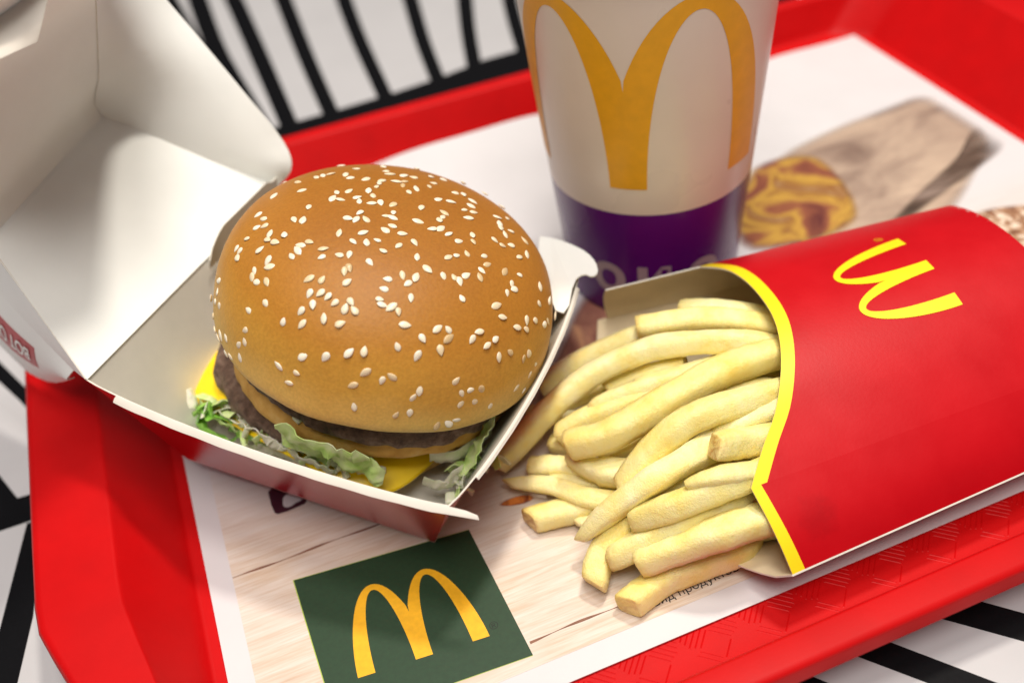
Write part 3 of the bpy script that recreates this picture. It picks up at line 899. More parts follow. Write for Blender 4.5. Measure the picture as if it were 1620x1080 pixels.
def flange(name, G, w0, drop, s0, s1, ext0=0, ext1=0, mats=None):
    top = [vec(r[-1]) for r in G]
    n_ = len(top)
    out, inn = [], []
    for i in range(n_):
        s = i / (n_ - 1)
        if s < s0 or s > s1:
            continue
        a = top[max(0, i - 1)]
        b = top[min(n_ - 1, i + 1)]
        d = (b - a) / np.linalg.norm(b - a)
        nr = vec((d[1], -d[0], 0))
        nr /= np.linalg.norm(nr)
        if np.dot(nr, top[i] - cen) < 0:
            nr = -nr
        w = w0 * (1 + .05 * math.sin(i * 1.7))
        inn.append(top[i] + vec((0, 0, .015)))
        out.append(top[i] + nr * w + vec((0, 0, -drop)))
    if ext1:
        d = inn[-1] - inn[-2]
        d /= np.linalg.norm(d)
        b = inn[-1]
        inn += [b + d * ext1 * .5 + (out[-1] - b) * .15, b + d * ext1 * .85 + (out[-1] - b) * .45]
        e = out[-1]
        out += [e + d * ext1 * .5, e + d * ext1 * .92]
    G2_ = [[a, a * .5 + b * .5 + vec((0, 0, .03)), b] for a, b in zip(inn, out)]
    return grid_obj(name, G2_, mats or (M['rim_card'], M['box_red'], M['card_edge']), .045, box, True, BO, flip=True)


flange('rim_flange', G_AB, .20, .09, .08, 1.0, 0, .95)
flange('rim_flange', G_BC, .10, .06, .10, .92)
# torn hook shaped tab at the right hand corner
hook = [(9.31, 27.73), (9.91, 27.17), (10.29, 26.5), (10.52, 25.95), (10.56, 25.3), (10.40, 24.75), (10.12, 24.62), (9.95, 24.95), (9.5, 24.75), (8.71, 23.51), (8.39, 24.04)]  # white tail below the corner paints the wall inside as lit


def hookpt(p, z):
    return (p[0], p[1], 4.72 + z - .25 * max(0, 9.4 - p[0]))


hk = smooth_poly(hook, 1)
nh = len(hk)
v = [hookpt(p, .03) for p in hk] + [hookpt(p, -.02) for p in hk]
f = [tuple(range(nh)), tuple(range(2 * nh - 1, nh - 1, -1))] + [(i, nh + i, nh + (i + 1) % nh, (i + 1) % nh) for i in range(nh)]
o = mesh_obj('corner_tab', v, f, M['card_white'], box, False, None, BO)
bmx = bmesh.new(); bmx.from_mesh(o.data); bmesh.ops.recalc_face_normals(bmx, faces=bmx.faces); bmx.to_mesh(o.data); bmx.free()

# ---- lid
K1, K2 = vec((-3.34, 35.7, 9.4)), vec((-7.35, 29.91, 9.0))
cwh = (M['card_white'], M['card_white'], M['card_edge'])
HA, HD = BA + vec((.06, -.06, .03)), BD + vec((.06, -.06, .03))
# locking tab of the hinge wall standing up inside the lid
hu = (BA - BD) / np.linalg.norm(BA - BD)
tabG = []
for s in np.linspace(.03, .44, 16):
    top_h = .80 * min(1, max(0.02, (.44 - s) / .10)) ** .5 * (1 if s > .06 else .8)
    p = BD + (BA - BD) * s + vec((.14, -.14, .0))
    tabG.append([p + vec((0, 0, -.25 + (top_h + .25) * t)) + vec((.10, -.09, 0)) * t for t in np.linspace(0, 1, 5)])
grid_obj('hinge_tab', tabG, (M['card_grey'], M['card_grey'], M['card_edge']), .045, box, True, BO)
K3, K3b = vec((-2.18, 36.1, 13.2)), vec((-1.62, 33.82, 15.5))
K4 = K3b + (K2 - K1) * 1.02
# inside faces look towards the burger
lid_bow = lambda s, t: vec((-.08, .08, -.10)) * (4 * s * (1 - s)) * (4 * t * (1 - t))
grid_obj('lid_hinge_panel', bil(HA, HD, K1, K2, 14, 10, lid_bow), (M['card_white'], M['card_white'], M['card_edge']), .045, box, True, BO)
Kt = vec((-1.80, 31.9, 15.2))
# right side panel of the lid, free edge rounded near the hinge
E = sweep([tuple(HD), (2.30, 33.35, 6.75), (2.28, 33.9, 7.6), (1.55, 34.9, 9.2), (.75, 36.0, 10.8), (-.02, 36.99, 12.3), (-.75, 37.2, 14.0), (-1.0, 36.6, 15.8), (-1.2, 34.8, 17.4)], 30)
I_ = sweep([tuple(HD * .97 + K1 * .03), tuple(HD * .82 + K1 * .18), tuple(HD * .55 + K1 * .45), tuple(K1), (-2.87, 35.1, 11.2), (-2.4, 34.4, 12.8), (-2.05, 33.7, 14.0), tuple(Kt), (-1.5, 29.6, 16.9)], 30)
SP = [[a * (1 - t) + b * t for t in np.linspace(0, 1, 7)] for a, b in zip(I_, E)]
grid_obj('lid_side_panel', SP, cwh, .045, box, True, BO, flip=False)
TOPR = [K1] + [p for k, p in enumerate(I_) if k >= 11]
grid_obj('lid_top_panel', [[(K2 - K1) * (1 - s) + p + vec((-.73, .68, 0)) * 2.6 * (1 - s) * q / (len(TOPR) - 1) for q, p in enumerate(TOPR)] for s in np.linspace(0, 1, 8)], (M['card_white'], M['box_red'], M['card_edge']), .045, box, True, BO)
# near side panel: narrow inside strip, folded back outwards at its free edge
W0, W1 = vec((-6.54, 28.36, 5.6)), vec((-8.88, 32.54, 8.0))
HA2 = HA + vec((-.05, .02, .02))
strip = [[HA2 * (1 - t) + K2 * t for t in np.linspace(0, 1, 12)], [(HA2 + vec((-.38, .9, -.22))) * (1 - t) + (W1 * .92 + K2 * .08) * t + vec((-.10, .0, .05)) * math.sin(math.pi * t) for t in np.linspace(0, 1, 12)]]
strip = [[strip[0][j] * (1 - s) + strip[1][j] * s for j in range(12)] for s in np.linspace(0, 1, 6)]
grid_obj('lid_side_panel', strip, cwh, .045, box, True, BO, flip=True)
top_e = [strip[-1][j] for j in range(12)]
low = sweep([(-6.55, 28.0, 4.75), (-7.2, 29.3, 3.75), (-7.95, 30.6, 2.9), (-8.72, 31.91, 2.5), (-9.1, 32.59, 2.6), (-9.9, 34.0, 3.3), (-10.74, 35.45, 4.0)], 12)
FP = [[top_e[j] * (1 - s) + low[j] * s + vec((-.25, -.15, .0)) * math.sin(math.pi * s) for j in range(12)] for s in np.linspace(0, 1, 8)]
grid_obj('lid_outer_flap', FP, cwh, .045, box, True, BO, flip=True)


def fpos(j, s, off):
    j = max(0, min(10.999, j)); s = max(0, min(6.999, s))
    a, b = int(s), int(j)
    u, w = s - a, j - b
    p = FP[a][b] * (1 - u) * (1 - w) + FP[a + 1][b] * u * (1 - w) + FP[a][b + 1] * (1 - u) * w + FP[a + 1][b + 1] * u * w
    du = FP[a + 1][b] - FP[a][b]
    dv = FP[a][b + 1] - FP[a][b]
    nn = np.cross(du, dv)
    nn /= np.linalg.norm(nn)
    if nn[1] > 0:
        nn = -nn
    return p + nn * off


lab = [[fpos(j, s, .014) for j in np.linspace(3.3, 11, 24)] for s in np.linspace(1.7, 4.2, 9)]
grid_obj('label_print', lab, (M['label_red'],) * 3, .006, box, True, BO, flip=True)
tv, tf = text_mesh('BOT OH', 1.0, .02)
mesh_obj('label_lettering', [tuple(fpos(3.8 + p[0] * 1.0, 2.3 + p[1] * 1.75, .05)) for p in tv], [t[::-1] for t in tf], M['card_white'], box, False, None, BO)
# front flap of the lid bent back over its inside
FL = bil((-3.49, 28.4, 15.3), (-5.62, 26.21, 15.6), (-5.56, 31.71, 16.8), (-2.4, 29.26, 16.6), 8, 8)
grid_obj('lid_front_flap', FL, (M['rim_card'], M['rim_card'], M['card_edge']), .045, box, True, BO)

# ================================================================== hamburger
HO = (2.6, 25.5, .3)
burger = empty('hamburger', HO)
tag(burger, 'double-decker hamburger in sesame bun with cheese, lettuce and two patties', 'hamburger')
BUNC = vec((3.3507, 25.39596, 5.56234))
RB, HB, HDN, PB = 5.26524, 3.76482, 1.2291, 2.588
TB = Matrix.Rotation(.032, 3, 'X') @ Matrix.Rotation(.322, 3, 'Y')


def bun_r(p):
    a = math.atan2(p[1], p[0])
    return 1 + .010 * math.sin(2 * a + 1) + .006 * math.sin(5 * a)


prof = []
for k in np.sin(np.linspace(0, math.pi / 2, 26))[::-1]:
    prof.append((RB * max(0, 1 - k ** PB) ** (1 / PB), HB * k))
for k in np.linspace(.08, .93, 9):
    prof.append((RB * (1 - k ** 3.4) ** (1 / 3.4), -HDN * k))
prof += [(RB * .45, -HDN * .97), (RB * .15, -HDN * .97)]
NA = 96
v, f = [(0, 0, HB)], []
for r, z in prof[1:]:
    for i in range(NA):
        a = 2 * math.pi * i / NA
        p = (r * math.cos(a), r * math.sin(a), z)
        w = .012 * nz(p, .5, 3)
        low = max(0, -z / HDN)
        v.append((p[0] * (1 + w), p[1] * (1 + w), z + .05 * nz(p, .6, 8) * (z < 2) + low * .10 * math.sin(3 * a + .7)))
for i in range(NA):
    f.append((0, 1 + i, 1 + (i + 1) % NA))
for k in range(len(prof) - 2):
    for i in range(NA):
        j = (i + 1) % NA
        f.append((1 + k * NA + i, 1 + (k + 1) * NA + i, 1 + (k + 1) * NA + j, 1 + k * NA + j))
f.append(tuple(1 + (len(prof) - 2) * NA + i for i in range(NA - 1, -1, -1)))
crown = mesh_obj('bun_crown', v, f, M['bun'], burger)
crown.matrix_basis = Matrix.Translation((Vector(BUNC) - Vector(HO)) * S) @ TB.to_4x4()

# sesame seeds: a tear-drop, three variants
seed_me = []
for q in range(4):
    L_, W_, H_ = .158 + .012 * q, .108 + .006 * (q % 2), .040
    sv, sf = [], []
    ns, nr = 8, 9
    for i in range(nr + 1):
        t = i / nr
        x = -L_ + 2 * L_ * t
        w = math.sin(math.pi * t ** (.72 + .06 * q)) ** .75
        for k in range(ns):
            a = 2 * math.pi * k / ns
            sv.append((x * S, math.cos(a) * W_ * w * S, math.sin(a) * H_ * w * S))
    for i in range(nr):
        for k in range(ns):
            sf.append((i * ns + k, i * ns + (k + 1) % ns, (i + 1) * ns + (k + 1) % ns, (i + 1) * ns + k))
    me = bpy.data.meshes.new('sesame_seed')
    me.from_pydata(sv, [], sf)
    me.materials.append(M['seed'])
    me.polygons.foreach_set('use_smooth', [True] * len(sf))
    seed_me.append(me)


def bun_normal(p):
    x, y, z = p
    r = max(1e-4, math.hypot(x, y))
    if z > 0:
        gr = PB * (r / RB) ** (PB - 1) / RB
        gz = PB * (z / HB) ** (PB - 1) / HB
    else:
        gr = 3.4 * (r / RB) ** 2.4 / RB
        gz = -3.4 * (-z / HDN) ** 2.4 / HDN
    return Vector((gr * x / r, gr * y / r, gz)).normalized()


seeds = list(SEEDS)
# the side of the crown turned away from the diner carries seeds too
k = 0
while k < 46:
    a = rnd.uniform(.2, 2.7)
    s = rnd.uniform(.25, .8)
    q = (RB * (1 - s ** PB) ** (1 / PB) * math.cos(a), RB * (1 - s ** PB) ** (1 / PB) * math.sin(a), HB * s)
    if all(math.dist(q, w) > .45 for w in seeds):
        w_ = TB @ Vector(q)
        n_ = TB @ bun_normal(q)
        if n_.dot(Vector((0, 0, 26.2)) - (w_ + Vector(BUNC))) < 0:
            seeds.append(q)
    k += 1
for q in seeds:
    n_ = bun_normal(q)
    o = bpy.data.objects.new('sesame_seed', rnd.choice(seed_me))
    col.objects.link(o)
    o.parent = crown
    rot = n_.to_track_quat('Z', 'Y').to_matrix() @ Matrix.Rotation(rnd.uniform(0, 6.283), 3, 'Z') @ Matrix.Rotation(rnd.uniform(-.16, .16), 3, 'Y') @ Matrix.Rotation(rnd.uniform(-.2, .2), 3, 'X')
    sc_ = rnd.uniform(.76, 1.04)
    o.matrix_basis = Matrix.Translation((Vector(q) + n_ * .006) * S) @ rot.to_4x4() @ Matrix.Scale(sc_, 4)


def disc(name, c, tilt, r, half, mat, rough=.06, seed=0, edge=2.6, mats=None):
    v, f = [], []
    na, rows = 110, 14
    T_ = Matrix.Rotation(.03, 3, 'X') @ Matrix.Rotation(tilt, 3, 'Y')
    pr = [(.0, 1.0), (.5, 1.0), (.8, 1.0)]
    pr += [(math.cos(t), math.sin(t)) for t in np.linspace(math.pi / 2, -math.pi / 2, rows)]
    pts = []
    for k, t in enumerate(np.linspace(math.pi / 2, -math.pi / 2, rows)):
        pts.append((1 - half / r + half / r * max(0, math.cos(t)) ** (2 / edge), half * math.copysign(abs(math.sin(t)) ** (2 / edge), math.sin(t))))
    pts = [(.5, half)] + pts + [(.5, -half)]
    for rr, z in pts:
        for i in range(na):
            a = 2 * math.pi * i / na
            q = (math.cos(a) * rr * r, math.sin(a) * rr * r, z)
            w = 1 + rough * (nz(q, .45, seed) * .5 + nz(q, 1.6, seed + 1) * .40 + nz(q, 4.0, seed + 2) * .35)
            v.append((q[0] * w, q[1] * w, z + rough * 1.2 * nz(q, .8, seed + 4)))
    n_ = len(pts)
    for k in range(n_ - 1):
        for i in range(na):
            j = (i + 1) % na
            f.append((k * na + i, (k + 1) * na + i, (k + 1) * na + j, k * na + j))
    f.append(tuple(range(na)))
    f.append(tuple((n_ - 1) * na + i for i in range(na - 1, -1, -1)))
    o = mesh_obj(name, v, f, mat, burger)
    o.matrix_basis = Matrix.Translation((Vector(c) - Vector(HO)) * S) @ T_.to_4x4()
    return o


disc('beef_patty', (3.12, 25.90, 4.04), .30, 4.90, .38, M['patty'], .085, 11)
disc('bun_middle', (2.97, 26.24, 3.28), .26, 4.86, .50, M['bun_cut'], .03, 21)
disc('beef_patty', (2.43, 27.3, 2.58), .20, 4.88, .42, M['patty'], .085, 31)
disc('bun_heel', (2.4, 26.8, .95), .12, 4.0, .55, M['bun_cut'], .02, 41, 2.2)


def cheese_slice(c, side, ang, tilt, droop, seed):
    T_ = Matrix.Rotation(.03, 3, 'X') @ Matrix.Rotation(tilt, 3, 'Y')
    n_ = 30
    G = []
    for i in range(n_):
        row = []
        for j in range(n_):
            x, y = (i / (n_ - 1) - .5) * side, (j / (n_ - 1) - .5) * side
            # rounded corners
            e = 5
            q = (abs(2 * x / side) ** e + abs(2 * y / side) ** e) ** (1 / e)
            m_ = max(abs(2 * x / side), abs(2 * y / side))
            if q > 1e-6:
                x, y = x * m_ / q, y * m_ / q
            ca, sa = math.cos(ang), math.sin(ang)
            x, y = x * ca - y * sa, x * sa + y * ca
            r = math.hypot(x, y)
            z = -droop * max(0, r - 4.7) ** 1.25 + .05 * nz((x, y, 0), .5, seed)
            rr = 1 - .045 * max(0, r - 4.9)
            p = T_ @ Vector((x * rr, y * rr, z))
            row.append((c[0] + p.x, c[1] + p.y, c[2] + p.z))
        G.append(row)
    o = grid_obj('cheese_slice', G, (M['cheese'],) * 3, .22, burger, True, HO)
    bv = o.modifiers.new('round', 'BEVEL')
    bv.width = .0009
    bv.segments = 2
    return o


cheese_slice((2.25, 27.35, 2.16), 9.7, math.radians(37), .19, .50, 5)


def leaf(name, path, width, mat, ruffle=.25, seed=0, side=(0, 0, 1), n_=22, m=9, thick=.035):
    """a crumpled ribbon of lettuce along a path, side = direction across it"""
    C_ = sweep(path, n_)
    sd = vec(side)
    sd /= np.linalg.norm(sd)
    G = []
    for i, p in enumerate(C_):
        t = i / (n_ - 1)
        w = width * (.55 + .45 * math.sin(math.pi * min(1, .15 + t * .8))) * (1 + .25 * nz((t * 4, seed, 0), 1, seed))
        row = []
        d = C_[min(i + 1, n_ - 1)] - C_[max(i - 1, 0)]
        nn = np.cross(d, sd)
        nn /= np.linalg.norm(nn) + 1e-9
        for j in range(m):
            s = j / (m - 1) - .5
            q = p + sd * s * w
            k = nz(q, 1.3, seed) + .8 * nz(q, 3.1, seed + 3) + .4 * nz(q, 6.5, seed + 9)
            row.append(q + nn * (ruffle * k + .18 * min(width, .8) * math.cos(s * math.pi)) + sd * .25 * ruffle * nz(q, 2.3, seed + 5))
        G.append(row)
    o = grid_obj(name, G, (mat,) * 3, thick, burger, True, HO)
    return o


leaf('lettuce_leaf', [(-.80, 23.25, 4.1), (-.2, 22.45, 3.75), (.55, 21.9, 3.45), (1.35, 21.6, 3.25)], 2.7, M['lettuce'], .24, 1, (-.1, -.55, 1))
leaf('lettuce_leaf', [(1.1, 21.75, 3.3), (1.3, 21.6, 2.8), (1.25, 21.55, 2.2)], .65, M['lettuce'], .12, 2, (1, -.5, .1))
leaf('lettuce_leaf', [(-.75, 23.9, 4.3), (-.5, 23.3, 4.35), (.0, 22.9, 4.25)], .35, M['lettuce'], .08, 12, (0, -.3, 1))
leaf('lettuce_leaf', [(-.9, 24.2, 2.2), (.0, 23.2, 2.15), (.8, 22.6, 2.05), (1.7, 22.25, 1.9)], .95, M['lettuce_pale'], .18, 3, (0, -.5, 1))
leaf('lettuce_leaf', [(5.6, 22.1, 3.0), (4.9, 21.6, 2.6), (4.3, 21.25, 2.15), (3.85, 21.0, 1.65)], 1.5, M['lettuce'], .20, 4, (.2, -.5, .8))
leaf('lettuce_leaf', [(-3.3, 27.7, 2.1), (-3.45, 27.2, 1.9), (-3.2, 26.6, 1.85), (-2.6, 25.9, 1.9)], .7, M['lettuce_green'], .20, 5, (-.4, -.4, .8))
leaf('lettuce_leaf', [(-2.9, 27.0, 2.6), (-2.5, 26.5, 2.3), (-2.0, 26.1, 2.0)], 1.0, M['lettuce_pale'], .16, 6, (-.2, -.3, 1))
leaf('lettuce_leaf', [(-2.6, 26.4, 1.95), (-1.9, 25.5, 2.05), (-1.2, 25.0, 1.9)], .55, M['lettuce_green'], .16, 7, (.3, -.4, .8))
leaf('lettuce_leaf', [(-1.6, 30.6, 3.9), (-2.3, 29.9, 3.7), (-2.8, 29.2, 3.2), (-3.0, 28.7, 2.6)], .8, M['lettuce'], .22, 8, (-.3, -.3, .9))
leaf('lettuce_leaf', [(-2.2, 25.6, 1.65), (-1.2, 24.7, 1.75), (-.2, 23.8, 1.7), (.5, 23.2, 1.6)], .9, M['lettuce_pale'], .22, 9, (0, -.6, .8))
leaf('lettuce_leaf', [(-1.4, 25.3, 2.3), (-.7, 24.5, 2.2), (-.2, 23.9, 2.1)], .7, M['lettuce_pale'], .22, 14, (.1, -.5, .8))
leaf('lettuce_leaf', [(2.7, 21.7, 1.5), (3.3, 21.25, 1.45), (4.1, 21.5, 1.6)], 1.1, M['lettuce_pale'], .12, 10, (0, -.5, .8))
leaf('lettuce_leaf', [(3.1, 21.9, 2.2), (4.0, 21.7, 2.05), (5.2, 22.1, 2.2)], .9, M['lettuce_pale'], .10, 15, (0, -.4, 1))
leaf('lettuce_leaf', [(-2.5, 26.1, 2.95), (-1.7, 25.0, 2.85), (-.9, 24.0, 2.7)], 1.0, M['lettuce_pale'], .20, 31, (-.4, -.4, .7))
leaf('lettuce_leaf', [(-1.1, 24.1, 2.6), (-.4, 23.2, 2.5), (.3, 22.6, 2.35)], .95, M['lettuce_pale'], .20, 33, (-.3, -.5, .7))
leaf('lettuce_leaf', [(-3.1, 27.2, 2.7), (-2.7, 26.4, 2.7), (-2.2, 25.7, 2.6)], .9, M['lettuce'], .20, 35, (-.4, -.3, .8))
# finely shredded lettuce heaped between the cheese and the box wall
rl = random.Random(21)
for k in range(48):
    t = (k % 38) / 37
    if k < 38:      # along the left front wall
        x = -3.25 + 4.0 * t + rl.uniform(-.3, .3)
        y = 27.0 - 4.7 * t + rl.uniform(-.35, .35)
        z = 2.95 - .65 * t + rl.uniform(-.15, .3)
    else:           # by the right wall
        x = rl.uniform(3.4, 5.6)
        y = 20.9 + (x - 3.4) * .35 + rl.uniform(0, .3)
        z = rl.uniform(1.2, 1.9)
    a = rl.uniform(0, math.pi)
    L_ = rl.uniform(.6, 1.2)
    dx, dy, dz = math.cos(a) * L_ / 2, math.sin(a) * L_ / 2, rl.uniform(-.18, .18)
    leaf('lettuce_shred', [(x - dx, y - dy, z - dz), (x + rl.uniform(-.1, .1), y + rl.uniform(-.1, .1), z + rl.uniform(.05, .2)), (x + dx, y + dy, z + dz)],
         rl.uniform(.45, .95), M[rl.choice(['lettuce_pale', 'lettuce_pale', 'lettuce_pale', 'lettuce', 'lettuce_green' if k < 8 else 'lettuce'])], .09, 60 + k,
         (rl.uniform(-.4, .4), -.5, .8), 12, 7, .02)
# chopped onion
for (x, y, z, a, s) in ((-.25, 23.1, 4.52, .4, .24), (-3.0, 29.4, 1.9, 1.0, .3), (3.9, 21.3, 1.35, .2, .26), (4.4, 21.5, 1.5, .9, .28), (-1.9, 25.9, 2.2, .6, .22), (3.3, 20.95, 1.1, 1.3, .25)):
    v = []
    for dx, dy, dz in ((-1, -1, -.4), (1, -.8, -.4), (1, .9, -.3), (-.9, 1, -.4), (-.8, -.9, .4), (.8, -.8, .5), (.9, .7, .4), (-.8, .9, .4)):
        px, py = dx * s, dy * s * .8
        v.append((x + px * math.cos(a) - py * math.sin(a), y + px * math.sin(a) + py * math.cos(a), z + dz * s * .9))
    o = mesh_obj('onion_piece', v, [(3, 2, 1, 0), (4, 5, 6, 7), (0, 1, 5, 4), (1, 2, 6, 5), (2, 3, 7, 6), (3, 0, 4, 7)], M['lettuce_pale'], burger, True, None, HO)
    b_ = o.modifiers.new('round', 'BEVEL'); b_.width = .0006; b_.segments = 2
# brown crumbly toasted edge of the heel showing by the front wall
# ================================================================== fries carton
CO = (17, 20, 0)
carton = empty('fries_carton', CO)
tag(carton, 'red paper fries carton with yellow edge lying on its back', 'fries carton')


def yn(x):
    return 15.6 - .03 * (x - 10.8)


def yf(x):
    return 25.0 - .13 * (x - 10.8)


ZN, ZF, BU = 3.4, 3.7, 1.25


def front(x, v_, dz=0):
    y = yn(x) + v_ * (yf(x) - yn(x))
    dent = .05 * math.exp(-((x - 13.2) / 1.4) ** 2 - ((v_ - .12) / .1) ** 2)
    return vec((x, y, ZN + (ZF - ZN) * v_ + BU * 4 * v_ * (1 - v_) - dent + dz))


SC = [(0, 10.72), (.09, 11.56), (.18, 12.45), (.29, 13.21), (.40, 13.77), (.51, 14.14), (.64, 14.36), (.79, 14.5), (.9, 14.46), (1, 14.1)]


def scoop(v_):
    P_ = sweep([(a, b, 0) for a, b in SC], 120)
    xs = [p[0] for p in P_]
    return float(np.interp(v_, xs, [p[1] for p in P_]))


def xend(v_):
    return 22.75 + .55 * (2 * abs(v_ - .42)) ** 1.6


def bw(v_):
    # width of the yellow border measured along x
    return .42 + .08 * math.exp(-(v_ / .30) ** 2)


vsamp = np.linspace(0, 1, 41)
sc_t = [scoop(v_) for v_ in vsamp]
cm = (M['carton_red'], M['carton_in'], M['card_edge'])
cy_ = (M['carton_yellow'], M['carton_in'], M['card_edge'])
grid_obj('front_panel', [[front(a + bw(v_) + (xend(v_) - a - bw(v_)) * s, v_) for v_, a in zip(vsamp, sc_t)] for s in np.linspace(0, 1, 20)], cm, .05, carton, True, CO)
grid_obj('yellow_edge', [[front(a + bw(v_) * s, v_) for v_, a in zip(vsamp, sc_t)] for s in np.linspace(0, 1, 5)], cy_, .05, carton, True, CO)
# near side panel, from the crease down to the lower fold
lowN = lambda x: vec((x, 13.62 + .02 * (x - 10.92), 1.75))


def near(x0, s, t, w0, w1):
    """s 0 crease .. 1 lower fold, t along"""
    a = front(10.72 + w0 + (22.9 - 10.72 - w0) * t if x0 is None else 0, 0)
    return a


def side_pt(s, x_c, x_l):
    a, b = front(x_c, 0), lowN(x_l)
    p = a * (1 - s) + b * s
    return p + vec((0, -.16, .06)) * math.sin(math.pi * s)


ss = np.linspace(0, 1, 9)
grid_obj('yellow_edge', [[side_pt(s, 10.72 + bw(0) * t * .62 + 0 * s, 10.92 + .40 * t) for s in ss[::-1]] for t in np.linspace(0, 1, 4)], cy_, .05, carton, True, CO)
grid_obj('side_panel', [[side_pt(s, 10.72 + bw(0) * .62 + (23.2 - 11.1) * t, 11.32 + (22.9 - 11.32) * t) for s in ss[::-1]] for t in np.linspace(0, 1, 16)], cm, .05, carton, True, CO)


def back(x, w):
    """w 0 near lower fold .. 1 far lower fold"""
    n0, f0 = lowN(x), vec((x, 26.3 - .14 * (x - 10.8), 1.25))
    p = n0 * (1 - w) + f0 * w
    p[2] -= 1.75 * (math.sin(math.pi * w)) ** .6 if 0 < w < 1 else 0
    p[2] = max(p[2], .09)
    return p


def btop(w):
    # arched top edge of the back panel
    return 10.9 - 1.8 * math.sin(math.pi * w) ** .9


ws = np.linspace(0, 1, 31)
grid_obj('back_panel', [[back(btop(w) + (23.0 - btop(w)) * t, w) for w in ws] for t in np.linspace(0, 1, 14)], (M['carton_in'], M['carton_red'], M['card_edge']), .05, carton, True, CO)


def far_pt(s, t):
    xc = 10.72 + (23.3 - 10.72) * t
    xl = 11.25 + (23.0 - 11.25) * t
    y = yf(xc)
    a = vec((xc, y, ZF))
    b = back(xl, 1)
    return a * (1 - s) + b * s + vec((0, .25, .0)) * math.sin(math.pi * s)


grid_obj('side_panel', [[far_pt(s, t) for s in ss] for t in np.linspace(0, 1, 16)], cm, .05, carton, True, CO)
grid_obj('bottom_panel', [[front(xend(v_) - .06, v_) * (1 - s) + back(22.9, v_) * s + vec((.1, 0, 0)) * math.sin(math.pi * s) for v_ in np.linspace(.01, .99, 15)] for s in np.linspace(0, 1, 6)], cm, .05, carton, True, CO)


def cmap(u, v_):
    y = 18.12 + 3.66 * u
    x = 19.72 - 3.05 * v_ + .40 * (u - .5)
    return front(x, (y - yn(x)) / (yf(x) - yn(x)), .018)


arches('arch_logo', cmap, M['logo_yellow'], carton, CO)
tv, tf = text_mesh('\u00ae', .36)
mesh_obj('registered_mark', [tuple(front(19.55 - p[1], (21.98 + p[0] - yn(19.5)) / (yf(19.5) - yn(19.5)), .016)) for p in tv], tf, M['logo_gold_cup'], carton, False, None, CO)
# crease pressed into the front above the fold
# ================================================================== cup
CUPC = (14.775, 29.6)
UO = (CUPC[0], CUPC[1], .05)
cup = empty('paper_cup', UO)
tag(cup, 'tall paper drink cup with yellow arches and purple base band', 'cup')


def cr(z):
    return 3.3 + .0859 * z


NC = 96


def lathe(name, prof, mats, fm_of=None, parent=cup, n_=NC):
    v, f, fm = [], [], []
    for r, z in prof:
        for i in range(n_):
            a = 2 * math.pi * i / n_
            v.append((CUPC[0] + r * math.cos(a), CUPC[1] + r * math.sin(a), z))
    for k in range(len(prof) - 1):
        for i in range(n_):
            j = (i + 1) % n_
            f.append((k * n_ + i, k * n_ + j, (k + 1) * n_ + j, (k + 1) * n_ + i))
    return mesh_obj(name, v, f, mats, parent, True, None, UO)


prof = [(cr(0) - .35, .55), (cr(0) - .12, .06), (cr(0), .06)] + [(cr(z), z) for z in np.linspace(.2, 5.15, 8)]
lathe('purple_band', prof, M['purple'])
prof = [(cr(z), z) for z in np.linspace(5.15, 14.4, 26)]
prof += [(cr(14.5) + .12, 14.5), (cr(14.5) + .14, 14.65), (cr(14.5) - .05, 14.7), (cr(14.3) - .12, 14.3)] + [(cr(z) - .07, z) for z in np.linspace(14, .6, 10)] + [(.01, .6)]
lathe('cup_wall', prof, M['cup'])
lathe('cup_lid', [(cr(14.2) + .10, 14.15), (cr(14.6) + .26, 14.2), (cr(14.6) + .30, 14.75), (cr(14.6) + .1, 14.95), (cr(14.6) - .35, 15.0), (cr(14.6) - .55, 15.5), (.01, 15.55)], M['card_white'])


def cupmap(phi, z, off):
    r = cr(z) + off
    return (CUPC[0] + r * math.cos(phi), CUPC[1] + r * math.sin(phi), z)


PH0 = math.radians(232.5)


def cup_arch(u, v_):
    return cupmap(PH0 + math.radians(146) * (u - .5), 6.28 + 6.9 * v_, .012)


arches('arch_logo', cup_arch, M['logo_gold_cup'], cup, UO, 44, 8)


def cup_arch2(u, v_):
    return cupmap(PH0 + math.pi + math.radians(146) * (u - .5), 6.28 + 6.9 * v_, .012)


arches('arch_logo', cup_arch2, M['logo_gold_cup'], cup, UO, 44, 8)
for ch, ph in (('О', 216.5), ('И', 245), ('О', 276)):
    tv, tf = text_mesh(ch, 1.75, .10)
    mx = (min(p[0] for p in tv) + max(p[0] for p in tv)) / 2
    mesh_obj('band_letter', [cupmap(math.radians(ph) + (p[0] - mx) / 3.5, 1.32 + p[1], .012) for p in tv], tf, M['band_letter'], cup, True, None, UO)

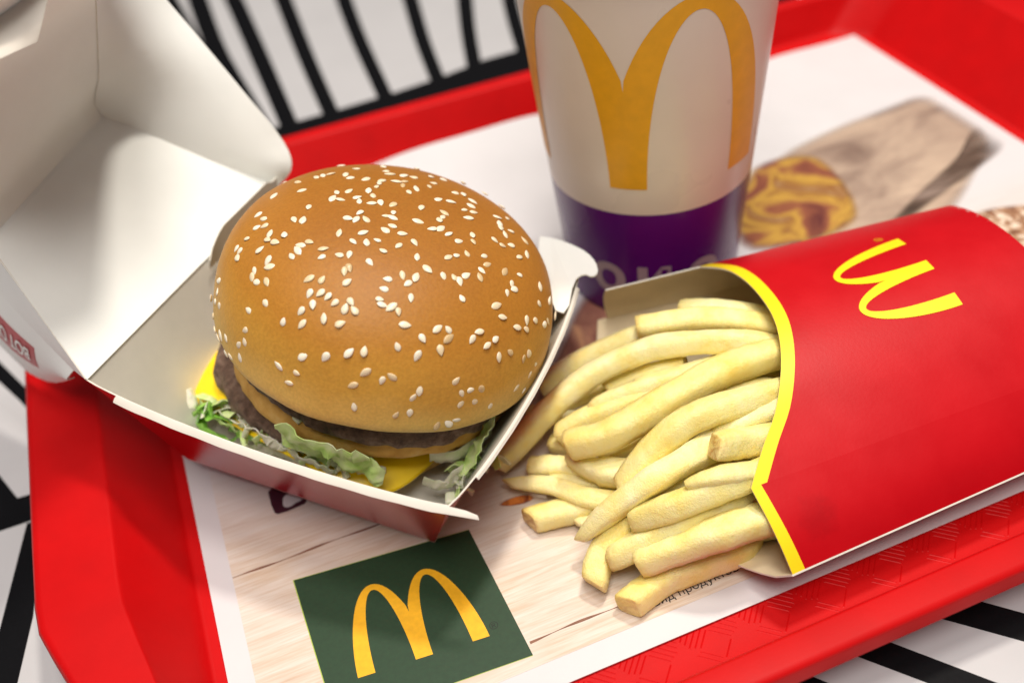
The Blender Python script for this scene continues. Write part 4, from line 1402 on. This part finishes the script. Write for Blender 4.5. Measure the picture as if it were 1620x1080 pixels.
# ================================================================== french fries
def fry(label, path, w, seed):
    n_ = max(18, int(6 * sum(math.dist(path[i], path[i + 1]) for i in range(len(path) - 1))))
    C_ = sweep(path, n_)
    cols = []
    rs = random.Random(seed)
    hw, hh = w / 2 * rs.uniform(.84, .94), w / 2 * rs.uniform(.80, .93)
    tw0, tw1 = rs.uniform(-.5, .5), rs.uniform(-.4, .4)
    e0, e1 = rs.uniform(.92, 1.06), rs.uniform(.9, 1.05)
    bev = rs.uniform(-.5, .5), rs.uniform(-.5, .5)
    if 'pointed' in label or 'tapered' in label or 'translucent' in label:
        e0 = .35
    sec = []
    NSC = 16
    for k in range(NSC):
        a = 2 * math.pi * k / NSC
        c, s = math.cos(a), math.sin(a)
        e = 5.0
        q = (abs(c) ** e + abs(s) ** e) ** (-1 / e)
        sec.append((c * q, s * q))
    v, tip = [], []
    up = vec((0, 0, 1))
    org = vec(path[0])
    total = sum(np.linalg.norm(C_[i + 1] - C_[i]) for i in range(n_ - 1))
    rings = [0.0, .012] + [i for i in np.linspace(.03, total - .03, n_)] + [total - .012, total]
    cum = np.concatenate([[0], np.cumsum([np.linalg.norm(C_[i + 1] - C_[i]) for i in range(n_ - 1)])])
    CA = np.array(C_)
    for rr in rings:
        p = vec([np.interp(rr, cum, CA[:, q]) for q in range(3)])
        p2 = vec([np.interp(min(total, rr + .25), cum, CA[:, q]) for q in range(3)])
        p1 = vec([np.interp(max(0, rr - .25), cum, CA[:, q]) for q in range(3)])
        d = (p2 - p1) / np.linalg.norm(p2 - p1)
        sx = np.cross(d, up)
        sx /= np.linalg.norm(sx)
        sy = np.cross(sx, d)
        t = rr / total
        ed = min(rr, total - rr)
        endk = e0 if rr < total / 2 else e1
        # ends: cut square, corners slightly rounded
        k_ = min(1, .80 + .20 * (ed / .07) ** .5) if ed < .07 else 1
        long_ = 1 - (1 - endk) * math.exp(-ed / (.9 if endk < .5 else .5))
        tw = tw0 + tw1 * t
        for (c, s) in sec:
            a, b = c * hw, s * hh
            a, b = a * math.cos(tw) - b * math.sin(tw), a * math.sin(tw) + b * math.cos(tw)
            q = p + sx * a * k_ * long_ + sy * b * k_ * long_
            q = q + d * (bev[0] if rr < total / 2 else bev[1]) * a * math.exp(-ed / .3)
            wv = 1 + .0
            off = (.055 * nz(q, .9, seed) + .03 * nz(q, 2.8, seed + 3) + .022 * nz(q, 7, seed + 5)) * w
            dd = q - p
            ln = np.linalg.norm(dd) + 1e-9
            q = q + dd / ln * off
            v.append(tuple(q - org))
            edge_amt = max(0, abs(c * s) / max(c * c, s * s) - .55) * .9
            tip.append(min(1, (.75 if (seed % 3 == 0 or 'brown' in label) and rr < total / 2 else .30) * math.exp(-ed / .14) + edge_amt * .5))
    nr = len(rings)
    f = []
    for i in range(nr - 1):
        for k in range(NSC):
            j = (k + 1) % NSC
            f.append((i * NSC + k, i * NSC + j, (i + 1) * NSC + j, (i + 1) * NSC + k))
    f.append(tuple(range(NSC - 1, -1, -1)))
    f.append(tuple((nr - 1) * NSC + k for k in range(NSC)))
    o = mesh_obj('french_fry', v, f, M['fry'], None)
    at = o.data.attributes.new('tip', 'FLOAT', 'POINT')
    at.data.foreach_set('value', tip)
    bmx = bmesh.new(); bmx.from_mesh(o.data); bmesh.ops.recalc_face_normals(bmx, faces=bmx.faces); bmx.to_mesh(o.data); bmx.free()
    o.location = Vector(path[0]) * S
    tag(o, label, 'french fry', 'french fries spilling from the carton')
    return o


for i, (label, path, w) in enumerate(FRIES):
    fry(label, path, w, 100 + i)
